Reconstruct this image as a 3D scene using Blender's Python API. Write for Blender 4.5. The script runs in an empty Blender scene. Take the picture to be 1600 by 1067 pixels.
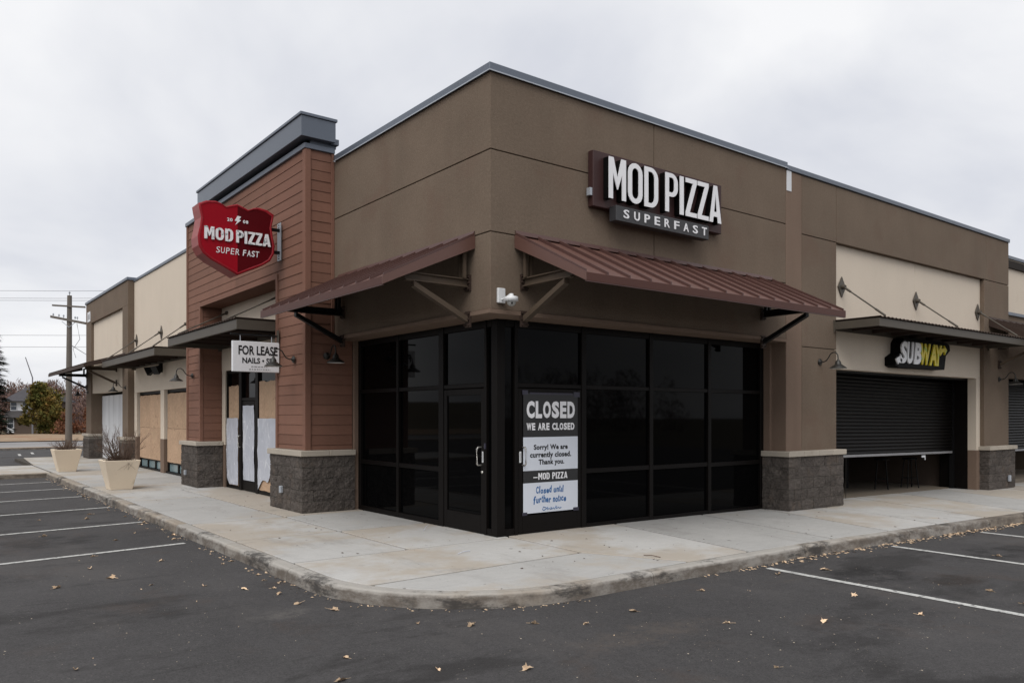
import bpy, bmesh, math, random
from math import sin, cos, pi, radians, sqrt, atan2, hypot
from mathutils import Vector, Matrix, noise as mnoise

rnd = random.Random(11)
scene = bpy.context.scene
COL = scene.collection

# ------------------------------------------------------------------ camera
TH = radians(52.381)                     # angle between the view axis and the long right-hand facade
cam_d = bpy.data.cameras.new('camera')
cam = bpy.data.objects.new('camera', cam_d)
COL.objects.link(cam)
cam.location = (-6.1875, -8.504, 1.71)
cam.rotation_euler = (radians(90), 0, TH - radians(90))
cam_d.sensor_width = 36.0
cam_d.lens = 27.74
cam_d.shift_y = 0.0728
cam_d.clip_start = 0.1
cam_d.clip_end = 3000
scene.camera = cam

# ------------------------------------------------------------------ world and sun
SUN_EL, SUN_AZ = radians(52), radians(236)      # azimuth clockwise from +Y: light comes from -X and a little -Y
world = bpy.data.worlds.new('World')
scene.world = world
world.use_nodes = True
wn, wl_ = world.node_tree.nodes, world.node_tree.links
for n in list(wn): wn.remove(n)
w_out = wn.new('ShaderNodeOutputWorld'); w_bg = wn.new('ShaderNodeBackground')
w_bg.inputs['Strength'].default_value = 0.1
wl_.new(w_bg.outputs[0], w_out.inputs[0])
sky = wn.new('ShaderNodeTexSky'); sky.sky_type = 'NISHITA'; sky.sun_disc = False
sky.sun_elevation = SUN_EL; sky.sun_rotation = SUN_AZ; sky.dust_density = 2.0
tc = wn.new('ShaderNodeTexCoord')
sep = wn.new('ShaderNodeSeparateXYZ'); wl_.new(tc.outputs['Generated'], sep.inputs[0])
zz = wn.new('ShaderNodeMath'); zz.operation = 'MAXIMUM'; zz.inputs[1].default_value = 0.0; wl_.new(sep.outputs[2], zz.inputs[0])
za_ = wn.new('ShaderNodeMath'); za_.operation = 'ADD'; za_.inputs[1].default_value = 0.32; wl_.new(zz.outputs[0], za_.inputs[0])
dx = wn.new('ShaderNodeMath'); dx.operation = 'DIVIDE'; wl_.new(sep.outputs[0], dx.inputs[0]); wl_.new(za_.outputs[0], dx.inputs[1])
dy = wn.new('ShaderNodeMath'); dy.operation = 'DIVIDE'; wl_.new(sep.outputs[1], dy.inputs[0]); wl_.new(za_.outputs[0], dy.inputs[1])
cmb = wn.new('ShaderNodeCombineXYZ'); wl_.new(dx.outputs[0], cmb.inputs[0]); wl_.new(dy.outputs[0], cmb.inputs[1])
cn = wn.new('ShaderNodeTexNoise'); cn.inputs['Scale'].default_value = 1.15; cn.inputs['Detail'].default_value = 6.5
cn.inputs['Roughness'].default_value = 0.5; cn.inputs['Distortion'].default_value = 0.35
wl_.new(cmb.outputs[0], cn.inputs['Vector'])
cr = wn.new('ShaderNodeValToRGB'); wl_.new(cn.outputs['Fac'], cr.inputs[0])
cr.color_ramp.elements[0].position = 0.37; cr.color_ramp.elements[0].color = (0.490, 0.505, 0.552, 1)
cr.color_ramp.elements[1].position = 0.585; cr.color_ramp.elements[1].color = (0.685, 0.687, 0.698, 1)
sc10 = wn.new('ShaderNodeVectorMath'); sc10.operation = 'SCALE'; sc10.inputs[3].default_value = 10.0
wl_.new(cr.outputs[0], sc10.inputs[0])
wmix = wn.new('ShaderNodeMixRGB'); wmix.inputs[0].default_value = 0.97      # closed cloud deck over the clear sky
wl_.new(sky.outputs[0], wmix.inputs[1]); wl_.new(sc10.outputs[0], wmix.inputs[2])
wl_.new(wmix.outputs[0], w_bg.inputs[0])

sun_d = bpy.data.lights.new('sun', 'SUN'); sun = bpy.data.objects.new('sun', sun_d); COL.objects.link(sun)
sun_d.energy = 1.45; sun_d.angle = radians(45); sun_d.color = (1.0, 0.965, 0.92)
sdir = Vector((sin(SUN_AZ) * cos(SUN_EL), cos(SUN_AZ) * cos(SUN_EL), sin(SUN_EL)))
sun.rotation_euler = (-sdir).to_track_quat('-Z', 'Y').to_euler()

vs = scene.view_settings
vs.view_transform = 'Standard'; vs.look = 'None'; vs.exposure = 0.48; vs.gamma = 1.0; vs.use_curve_mapping = False
scene.cycles.max_bounces = 6
scene.cycles.diffuse_bounces = 2
scene.cycles.glossy_bounces = 3

# ------------------------------------------------------------------ materials
def srgb(r, g, b):
    f = lambda c: (c / 255 / 12.92) if c / 255 <= 0.04045 else ((c / 255 + 0.055) / 1.055) ** 2.4
    return (f(r), f(g), f(b))

class NT:
    def __init__(s, name):
        s.m = bpy.data.materials.new(name); s.m.use_nodes = True
        s.t = s.m.node_tree; s.n = s.t.nodes; s.l = s.t.links
        s.b = s.n['Principled BSDF']
        g = s.n.new('ShaderNodeNewGeometry'); s.pos = g.outputs['Position']
    def link(s, a, b): s.l.new(a, b)
    def val(s, sock, v):
        if isinstance(v, bpy.types.NodeSocket): s.l.new(v, sock)
        else: sock.default_value = v
    def math(s, op, a, b=0.0, c=None):
        n = s.n.new('ShaderNodeMath'); n.operation = op
        s.val(n.inputs[0], a); s.val(n.inputs[1], b)
        if c is not None: s.val(n.inputs[2], c)
        return n.outputs[0]
    def noise(s, scale, detail=3, rough=0.55, stretch=None, dist=0.0, off=None):
        v = s.pos
        if stretch or off:
            mp = s.n.new('ShaderNodeMapping')
            if stretch: mp.inputs['Scale'].default_value = stretch
            if off: mp.inputs['Location'].default_value = off
            s.l.new(v, mp.inputs[0]); v = mp.outputs[0]
        n = s.n.new('ShaderNodeTexNoise'); n.inputs['Scale'].default_value = scale
        n.inputs['Detail'].default_value = detail; n.inputs['Roughness'].default_value = rough; n.inputs['Distortion'].default_value = dist
        s.l.new(v, n.inputs['Vector']); return n.outputs['Fac']
    def ramp(s, v, lo, hi, a=0.0, b=1.0):
        n = s.n.new('ShaderNodeMapRange'); n.interpolation_type = 'SMOOTHSTEP'
        s.val(n.inputs[0], v); n.inputs[1].default_value = lo; n.inputs[2].default_value = hi
        n.inputs[3].default_value = a; n.inputs[4].default_value = b
        return n.outputs[0]
    def mix(s, f, a, b):
        n = s.n.new('ShaderNodeMixRGB'); s.val(n.inputs[0], f)
        for i, c in ((1, a), (2, b)):
            if isinstance(c, bpy.types.NodeSocket): s.l.new(c, n.inputs[i])
            else: n.inputs[i].default_value = (*c[:3], 1)
        return n.outputs[0]
    def scale(s, c, f):
        n = s.n.new('ShaderNodeVectorMath'); n.operation = 'SCALE'
        if isinstance(c, bpy.types.NodeSocket): s.l.new(c, n.inputs[0])
        else: n.inputs[0].default_value = c[:3]
        s.val(n.inputs[3], f); return n.outputs[0]
    def bump(s, h, strength, dist):
        n = s.n.new('ShaderNodeBump'); n.inputs['Strength'].default_value = strength; n.inputs['Distance'].default_value = dist
        s.l.new(h, n.inputs['Height']); s.l.new(n.outputs[0], s.b.inputs['Normal'])
    def rand(s):
        return s.n.new('ShaderNodeObjectInfo').outputs['Random']

def mat(name, col, rough=.8, var=.1, scale=1.5, var2=.08, scale2=50., bump=.25, bscale=None, bdist=.003, rv=0., metal=0.,
        spec=.5, streak=0., stain=None, stretch=None):
    t = NT(name)
    f = 1.0
    n1 = t.noise(scale, 4); n2 = t.noise(scale2, 2, stretch=stretch)
    f = t.math('MULTIPLY_ADD', n1, 2 * var, 1 - var)
    f = t.math('ADD', f, t.math('MULTIPLY_ADD', n2, 2 * var2, -var2))
    if rv: f = t.math('ADD', f, t.math('MULTIPLY_ADD', t.rand(), 2 * rv, -rv))
    if streak:
        s_ = t.noise(1.0, 4, .6, stretch=(3.2, 3.2, .30))
        f = t.math('MULTIPLY', f, t.ramp(s_, .4, .75, 1.0, 1.0 - streak))
    c = t.scale(col, f)
    if stain:
        sc, ss, lo, hi, am = stain
        c = t.mix(t.math('MULTIPLY', t.ramp(t.noise(ss, 5, .6, dist=.3), lo, hi), am), c, sc)
    t.link(c, t.b.inputs['Base Color'])
    t.b.inputs['Roughness'].default_value = rough; t.b.inputs['Metallic'].default_value = metal
    t.b.inputs['Specular IOR Level'].default_value = spec
    if bump: t.bump(t.noise(bscale or scale2, 3), bump, bdist)
    return t.m

M = {}
M['stucco'] = mat('brown_stucco', (.166, .126, .094), .95, .22, .9, .22, 28, .7, 60, .006, spec=.2, streak=.05, stain=((.150, .098, .073), 1.1, .5, .75, .55))
M['stucco_strip'] = mat('warm_brown_stucco', (.195, .138, .104), .95, .10, .8, .12, 34, .5, 60, .006, spec=.2, streak=.08)
M['cream'] = mat('cream_stucco', (.65, .565, .465), .95, .07, .7, .08, 30, .5, 60, .006, spec=.2, streak=.02, stain=((.46, .37, .27), .8, .58, .8, .45))
M['siding'] = mat('red_brown_fibre_siding', (.205, .105, .074), .8, .12, .9, .13, 14, .25, 30, .004, rv=.09, spec=.2, stretch=(1, 1, 7), streak=.08)
M['siding_trim'] = mat('red_brown_trim', (.205, .105, .075), .8, .10, .9, .08, 20, .12, spec=.2)
M['stone'] = mat('split_face_block', (.090, .078, .070), .95, .30, 4.5, .75, 22, 1.0, 30, .022, rv=.16, spec=.12, stain=((.130, .102, .082), 3.2, .52, .72, .6))
M['mortar'] = mat('mortar', (.20, .18, .155), .95, .1, 4, .1, 60, .3, spec=.1)
M['cap'] = mat('cast_stone_cap', (.42, .375, .315), .9, .10, 2.5, .08, 60, .3, rv=.06, spec=.2, stain=((.25, .21, .17), 3, .55, .8, .5))
M['coping'] = mat('grey_metal_coping', (.125, .145, .180), .42, .10, .7, .04, 30, .05, spec=.5, metal=.25, stain=((.085, .095, .11), 1.2, .5, .8, .6))
M['cornice'] = mat('slate_metal_panel', (.102, .120, .150), .38, .08, .6, .03, 30, .04, spec=.5, metal=.2)
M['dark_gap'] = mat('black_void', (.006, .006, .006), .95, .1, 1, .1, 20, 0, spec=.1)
M['maroon'] = mat('maroon_metal_roof', (.122, .062, .049), .42, .12, .9, .06, 25, .06, spec=.4, stain=((.15, .095, .08), 1.6, .55, .8, .45))
M['maroon_dark'] = mat('shaded_maroon_fascia', (.078, .030, .022), .5, .12, .9, .06, 25, .06, spec=.25)  # darker copy of the awning maroon, shade of the upright face put in
M['under'] = mat('dark_awning_underside', (.022, .017, .014), .8, .1, 1, .05, 25, .03, spec=.1)  # near-black, shade put into the colour to cut bounce below the awning
M['maroon_rib'] = mat('maroon_seam', (.082, .040, .034), .45, .1, 1.5, .05, 25, .05, spec=.45)
M['brace'] = mat('brown_painted_brace', (.088, .064, .045), .6, .15, 1.5, .08, 30, .08, spec=.25)
M['bronze'] = mat('bronze_painted_steel', (.078, .066, .051), .55, .12, 1.2, .06, 30, .08, spec=.4, stain=((.055, .04, .03), 2.5, .55, .8, .5))
M['deck'] = mat('rusty_dark_decking', (.045, .028, .021), .7, .2, 3, .15, 30, .15, spec=.3)
M['frame'] = mat('dark_bronze_frame', (.0052, .0040, .0036), .5, .1, 1.5, .05, 40, .02, spec=.12)
M['black'] = mat('black_metal', (.007, .007, .0075), .5, .1, 3, .05, 40, .03, spec=.2)
M['lamp'] = mat('weathered_bronze_lamp', (.022, .0205, .018), .4, .3, 9, .1, 50, .08, spec=.4)
M['lamp_in'] = mat('white_lamp_lining', (.62, .62, .60), .5, .05, 5, .03, 40, 0)
M['white'] = mat('white_plastic', (.70, .71, .72), .45, .04, 4, .02, 60, .02)
M['white_sign'] = mat('white_sign_face', (.74, .75, .77), .5, .05, 1.5, .03, 30, .02, stain=((.6, .6, .6), 4, .6, .8, .4))
M['letter_white'] = mat('white_letter_face', (.80, .80, .82), .4, .05, 3, .03, 60, .02)
M['letter_side'] = mat('black_letter_return', (.004, .0035, .0035), .6, .1, 3, .05, 50, 0, spec=.1)
M['sign_maroon'] = mat('dark_maroon_panel', (.045, .019, .018), .55, .1, 1.2, .05, 40, .04, spec=.35)
M['sign_grey'] = mat('charcoal_sign_box', (.034, .034, .037), .55, .08, 2, .04, 40, .03)
M['black_print'] = mat('black_print', (.010, .010, .011), .6, .05, 3, .03, 50, 0, spec=.3)
M['grey_print'] = mat('grey_print', (.30, .30, .31), .7, .05, 3, .03, 50, 0)
M['blue_ink'] = mat('blue_marker_ink', (.010, .105, .30), .6, .15, 9, .05, 60, 0)
M['poster_dark'] = mat('charcoal_poster_print', (.016, .016, .017), .55, .05, 2, .03, 40, .02)
M['poster_white'] = mat('white_poster_paper', (.62, .655, .72), .6, .04, 2, .02, 40, .02)
M['tape'] = mat('purple_blue_tape', (.028, .026, .045), .5, .1, 8, .05, 50, .05)
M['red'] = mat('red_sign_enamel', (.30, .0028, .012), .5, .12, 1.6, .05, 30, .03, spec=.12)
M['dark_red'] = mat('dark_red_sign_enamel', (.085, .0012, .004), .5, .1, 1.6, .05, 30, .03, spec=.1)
M['red_rim'] = mat('red_sign_rim', (.27, .008, .016), .4, .1, 2, .05, 30, .03, spec=.25)
M['red_side'] = mat('faded_red_sign_return', (.30, .055, .05), .5, .25, 2.5, .1, 30, .05, stain=((.10, .035, .03), 2.2, .5, .75, .7))
M['yellow'] = mat('yellow_letter_face', (.82, .66, .012), .4, .05, 6, .03, 40, 0, stain=((.22, .50, .04), 7, .55, .62, .7))
M['galv'] = mat('galvanised_steel', (.40, .43, .47), .5, .1, 6, .06, 50, .05, metal=.3)
M['steel'] = mat('brushed_steel', (.62, .60, .56), .3, .05, 8, .03, 60, .02, metal=.85)
M['plywood'] = None
M['poly'] = None
M['plant_pot'] = mat('cream_cast_concrete', (.74, .63, .49), .9, .06, 1.6, .05, 60, .25, bdist=.002, spec=.2, stain=((.44, .34, .23), 3.2, .58, .8, .55))
M['soil'] = mat('dark_soil', (.028, .021, .016), 1, .3, 12, .3, 80, .8, bdist=.02, spec=.1)
M['twig'] = mat('dry_twig', (.135, .092, .070), .9, .3, 7, .1, 60, 0, spec=.15)
M['wood_pole'] = mat('weathered_pole_wood', (.15, .132, .115), .95, .12, 2, .12, 40, .3, spec=.15, streak=.12)
M['wire'] = mat('grey_wire', (.20, .20, .22), .7, .05, 2, 0, 20, 0, spec=.2)
M['floor_in'] = mat('tan_entry_floor', (.21, .175, .135), .85, .15, 1.2, .08, 50, .15, spec=.3)
M['wall_in'] = mat('dark_interior_wall', (.030, .025, .022), .9, .1, 1, .05, 30, 0, spec=.2)
M['shutter'] = mat('dark_roller_slat', (.0046, .0038, .0034), .45, .3, 1.3, .1, 30, .03, spec=.14, stain=((.005, .0042, .0042), .8, .42, .66, .85))
M['bar_grey'] = mat('grey_bottom_bar', (.30, .30, .31), .5, .15, 3, .05, 30, .05, metal=.2)
M['blue_glass'] = mat('pale_blue_glass', (.20, .28, .30), .15, .1, 4, .03, 20, 0, spec=.5)
M['white_board'] = mat('white_painted_board', (.68, .69, .71), .7, .06, 1.2, .05, 30, .05, streak=.28, stain=((.42, .43, .44), 2.4, .6, .78, .6))
M['leaf'] = mat('dry_leaf', (.60, .45, .31), .85, .25, 14, .2, 80, .1, rv=.45, spec=.2, stain=((.20, .095, .045), 14, .5, .68, .5))
M['paint'] = mat('worn_white_road_paint', (.50, .50, .48), .85, .15, 3, .12, 40, .2, spec=.15, stain=((.10, .10, .10), 16, .50, .66, .75))

def glass_mat(name, tint, spec):
    t = NT(name)
    t.b.inputs['Base Color'].default_value = (*tint, 1)
    t.b.inputs['Roughness'].default_value = .03
    t.b.inputs['IOR'].default_value = 1.45
    t.b.inputs['Specular IOR Level'].default_value = spec
    n = t.noise(.9, 2); t.bump(n, .03, .02)
    return t.m
M['glass'] = glass_mat('dark_tinted_glass', (.0020, .0020, .0022), .058)
M['glass_far'] = glass_mat('house_window_glass', (.05, .06, .075), .5)

def plywood_mat():
    t = NT('weathered_particle_board')
    flakes = t.n.new('ShaderNodeTexVoronoi'); flakes.inputs['Scale'].default_value = 28
    mp = t.n.new('ShaderNodeMapping'); mp.inputs['Scale'].default_value = (1, 1, .55); t.link(t.pos, mp.inputs[0]); t.link(mp.outputs[0], flakes.inputs['Vector'])
    f = t.math('MULTIPLY_ADD', flakes.outputs['Distance'], .35, .82)
    f = t.math('ADD', f, t.math('MULTIPLY_ADD', t.noise(2.2, 5), .4, -.2))
    f = t.math('ADD', f, t.math('MULTIPLY_ADD', t.rand(), .16, -.08))
    c = t.scale((.49, .335, .225), f)
    c = t.mix(t.math('MULTIPLY', t.ramp(t.noise(5, 5, .6, off=(3, 1, 2)), .60, .72), .55), c, (.16, .085, .045))
    c = t.mix(t.math('MULTIPLY', t.ramp(t.noise(1.4, 4, .6, off=(7, 1, 2)), .5, .7), .4), c, (.50, .36, .24))
    c = t.mix(t.math('MULTIPLY', t.ramp(t.noise(7, 5, .75, stretch=(1, 1.6, .8), off=(13, 1, 2)), .66, .70), .85), c, (.045, .022, .012))
    t.link(c, t.b.inputs['Base Color']); t.b.inputs['Roughness'].default_value = .9
    t.b.inputs['Specular IOR Level'].default_value = .15
    t.bump(t.noise(30, 4), .35, .004)
    return t.m
M['plywood'] = plywood_mat()

def poly_mat():
    t = NT('milky_plastic_sheeting')
    f = t.math('MULTIPLY_ADD', t.noise(3.5, 4), .22, .89)
    c = t.scale((.53, .555, .62), f)
    for st, of, k in (((1.6, 1.6, .8), (0, 0, 0), .8), ((2.2, 2.2, 1.2), (4, 7, 1), .45)):
        q = t.math('ABSOLUTE', t.math('SUBTRACT', t.noise(1.0, 2, .5, stretch=st, dist=.8, off=of), .5))
        c = t.mix(t.math('MULTIPLY', t.ramp(q, .0, .012, 1.0, 0.0), k * .7), c, (.84, .86, .90))  # pale fold lines: crease highlights put into the colour, along with whitened plastic
    t.link(c, t.b.inputs['Base Color']); t.b.inputs['Roughness'].default_value = .32
    t.b.inputs['Specular IOR Level'].default_value = .5
    w = t.noise(1.0, 4, .6, stretch=(5, 5, 1.1), dist=1.4)
    t.bump(t.math('ADD', w, t.math('MULTIPLY', t.noise(9, 3, dist=1.0), .15)), .35, .04)
    return t.m
M['poly'] = poly_mat()

def asphalt_mat():
    t = NT('dark_asphalt')
    f = t.math('MULTIPLY_ADD', t.noise(.35, 5, .6), .9, .55)
    f = t.math('ADD', f, t.math('MULTIPLY_ADD', t.noise(2.3, 4, .6), .36, -.18))
    f = t.math('ADD', f, t.math('MULTIPLY_ADD', t.noise(70, 2, .7), 1.5, -.75))
    f = t.math('ADD', f, t.math('MULTIPLY_ADD', t.noise(24, 3, .7), .8, -.4))
    c = t.scale((.0535, .0510, .0512), f)
    # oil-dark patches, dusty traffic wear, brown dirt, pale grit
    c = t.mix(t.math('MULTIPLY', t.ramp(t.noise(.62, 6, .68, stretch=(.5, 1.1, 1), off=(4, 9, 0)), .53, .62), .62), c, (.019, .0175, .017))
    c = t.mix(t.math('MULTIPLY', t.ramp(t.noise(.33, 6, .7, stretch=(1.6, .6, 1), off=(14, 3, 0)), .50, .66), .5), c, (.080, .074, .071))
    c = t.mix(t.math('MULTIPLY', t.ramp(t.noise(.8, 6, .75, stretch=(.35, 1.4, 1), dist=.6, off=(31, 3, 0)), .60, .66), .45), c, (.017, .016, .016))
    c = t.mix(t.math('MULTIPLY', t.ramp(t.noise(.9, 5, .7, off=(2, 2, 5)), .56, .72), .45), c, (.062, .046, .038))
    c = t.mix(t.math('MULTIPLY', t.math('MULTIPLY', t.ramp(t.noise(46, 1, .5), .72, .77), t.ramp(t.noise(1.1, 3, .6, off=(8, 2, 0)), .5, .66)), .6), c, (.30, .27, .23))
    sx = t.n.new('ShaderNodeSeparateXYZ'); t.link(t.pos, sx.inputs[0])
    wob = t.math('MULTIPLY_ADD', t.noise(2.2, 6, .7), 1.5, -.75); wob2 = t.noise(3.1, 6, .75, off=(3, 8, 2))
    for cx, cy, rx, ry, col_, k in ((2.75, -3.75, .95, .55, (.012, .011, .011), .8), (5.7, -4.0, 1.3, .5, (.012, .011, .011), .75), (8.7, -4.1, 1.3, .6, (.012, .011, .011), .7), (3.2, -4.5, .5, .35, (.022, .015, .011), .7),
                                    (-4.6, 4.9, 1.1, .7, (.015, .014, .014), .6), (-4.9, 7.7, 1.0, .7, (.015, .014, .014), .6), (-5.6, 2.0, 1.0, .5, (.020, .018, .018), .5), (.4, -4.9, 1.5, .5, (.022, .020, .020), .55),
                                    (-3.35, -1.35, .42, .26, (.13, .12, .11), .5), (-1.1, -3.9, 1.1, .35, (.105, .085, .07), .38), (-4.4, -4.4, .9, .4, (.10, .092, .087), .4), (1.9, -3.3, .6, .22, (.10, .085, .07), .35)):
        ex = t.math('DIVIDE', t.math('SUBTRACT', sx.outputs[0], cx), rx); ey = t.math('DIVIDE', t.math('SUBTRACT', sx.outputs[1], cy), ry)
        d_ = t.math('ADD', t.math('SQRT', t.math('ADD', t.math('MULTIPLY', ex, ex), t.math('MULTIPLY', ey, ey))), wob)
        c = t.mix(t.math('MULTIPLY', t.math('MULTIPLY', t.ramp(d_, .45, 1.0, 1.0, 0.0), t.ramp(wob2, .38, .6)), k), c, col_)
    t.link(c, t.b.inputs['Base Color']); t.b.inputs['Roughness'].default_value = .88
    t.b.inputs['Specular IOR Level'].default_value = .3
    t.bump(t.math('ADD', t.noise(120, 3, .7), t.math('MULTIPLY', t.noise(9, 3), .6)), .6, .006)
    return t.m
M['asphalt'] = asphalt_mat()
M['asphalt_far'] = mat('pale_road_asphalt', (.26, .25, .245), .9, .15, .2, .1, 20, .1, spec=.2, stain=((.12, .12, .125), .12, .45, .65, .7))
M['verge'] = mat('leaf_strewn_dry_grass', (.30, .225, .155), 1, .25, .5, .35, 6, .5, spec=.1, stain=((.27, .145, .085), .22, .48, .64, .8))
M['ground'] = mat('dull_ground', (.12, .10, .065), 1, .3, .05, .3, 3, .4, spec=.1)

def concrete_mat(name, base, dirty, rv=.10, edge=False):
    t = NT(name)
    f = t.math('MULTIPLY_ADD', t.noise(.8, 5, .6), .34, .83)
    f = t.math('ADD', f, t.math('MULTIPLY_ADD', t.noise(40, 3, .7), .26, -.13))
    f = t.math('ADD', f, t.math('MULTIPLY_ADD', t.noise(5, 4, .65, stretch=(1, 2.5, 1)), .22, -.11))
    f = t.math('ADD', f, t.math('MULTIPLY_ADD', t.rand(), 2 * rv, -rv))
    c = t.scale(base, f)
    c = t.mix(t.math('MULTIPLY', t.ramp(t.math('ADD', t.noise(.6, 5, .65, off=(5, 3, 1)), t.math('MULTIPLY_ADD', t.rand(), .30, -.15)), .47, .64), .85), c, dirty)
    c = t.mix(t.math('MULTIPLY', t.ramp(t.noise(1.7, 5, .7, off=(1, 13, 1)), .60, .76), .40), c, (.20, .19, .175))
    c = t.mix(t.math('MULTIPLY', t.ramp(t.noise(.5, 3, .7, stretch=(.7, 1.5, 1), off=(21, 3, 1)), .66, .74), .38), c, (.48, .30, .14))
    c = t.mix(t.math('MULTIPLY', t.ramp(t.noise(3.4, 4, .7, off=(9, 3, 1)), .66, .72), .6), c, (.10, .09, .085))
    c = t.mix(t.math('MULTIPLY', t.ramp(t.noise(11, 2, .5, off=(2, 3, 1)), .73, .76), .7), c, (.06, .05, .045))
    c = t.mix(t.math('MULTIPLY', t.ramp(t.noise(.9, 6, .75, stretch=(1.8, .6, 1), off=(19, 3, 1)), .52, .70), .35), c, (.23, .215, .20))
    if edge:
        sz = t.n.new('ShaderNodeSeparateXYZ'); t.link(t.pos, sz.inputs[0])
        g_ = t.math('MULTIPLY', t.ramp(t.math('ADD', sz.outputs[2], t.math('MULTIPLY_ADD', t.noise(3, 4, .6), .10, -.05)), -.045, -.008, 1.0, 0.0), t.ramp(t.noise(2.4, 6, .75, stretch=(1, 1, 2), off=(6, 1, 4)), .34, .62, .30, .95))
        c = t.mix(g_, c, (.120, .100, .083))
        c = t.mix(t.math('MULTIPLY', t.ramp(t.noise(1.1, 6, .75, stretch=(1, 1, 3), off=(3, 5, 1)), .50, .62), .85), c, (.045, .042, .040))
    t.link(c, t.b.inputs['Base Color']); t.b.inputs['Roughness'].default_value = .92
    t.b.inputs['Specular IOR Level'].default_value = .25
    t.bump(t.math('ADD', t.noise(110, 3), t.math('MULTIPLY', t.noise(16, 3, stretch=(1, 3, 1)), .5)), .4, .004)
    return t.m
M['walk'] = concrete_mat('broom_finished_concrete', (.425, .418, .402), (.385, .338, .28), .14)
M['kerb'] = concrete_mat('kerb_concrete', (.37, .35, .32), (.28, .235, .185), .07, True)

def foliage_mat(name, c1, c2, c3):
    t = NT(name)
    c = t.mix(t.ramp(t.noise(.55, 3), .38, .62), c1, c2)
    c = t.mix(t.math('MULTIPLY', t.ramp(t.noise(1.6, 3, off=(3, 7, 1)), .5, .66), .8), c, c3)
    c = t.scale(c, t.math('MULTIPLY_ADD', t.noise(6, 2), .9, .55))
    t.link(c, t.b.inputs['Base Color']); t.b.inputs['Roughness'].default_value = .8; t.b.inputs['Specular IOR Level'].default_value = .2
    return t.m
M['olive'] = foliage_mat('olive_autumn_foliage', (.085, .088, .020), (.19, .14, .034), (.23, .125, .034))
M['needle'] = foliage_mat('dark_conifer_needles', (.012, .022, .013), (.022, .034, .018), (.018, .028, .020))
M['russet'] = foliage_mat('russet_shrub_foliage', (.16, .060, .030), (.19, .085, .045), (.10, .050, .030))
M['woods'] = foliage_mat('brown_bare_woods', (.12, .082, .080), (.155, .095, .080), (.26, .14, .075))
M['bark'] = mat('grey_bark', (.09, .075, .065), .95, .2, 3, .15, 30, .3, spec=.1)
M['house_wall'] = mat('house_brown_wall', (.10, .075, .060), .9, .1, 1, .1, 10, 0, spec=.2)
M['house_white'] = mat('house_white_siding', (.70, .71, .73), .8, .05, 1, .03, 10, 0, spec=.2)
M['house_roof'] = mat('house_grey_shingle', (.075, .072, .078), .95, .15, 1, .15, 6, 0, spec=.15)
M['house_roof2'] = mat('house_porch_shingle', (.065, .06, .06), .95, .15, 1, .15, 6, 0, spec=.15)

# ------------------------------------------------------------------ mesh helpers
def wloc(o):
    v = Vector((0, 0, 0))
    while o is not None: v += o.location; o = o.parent
    return v

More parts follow.
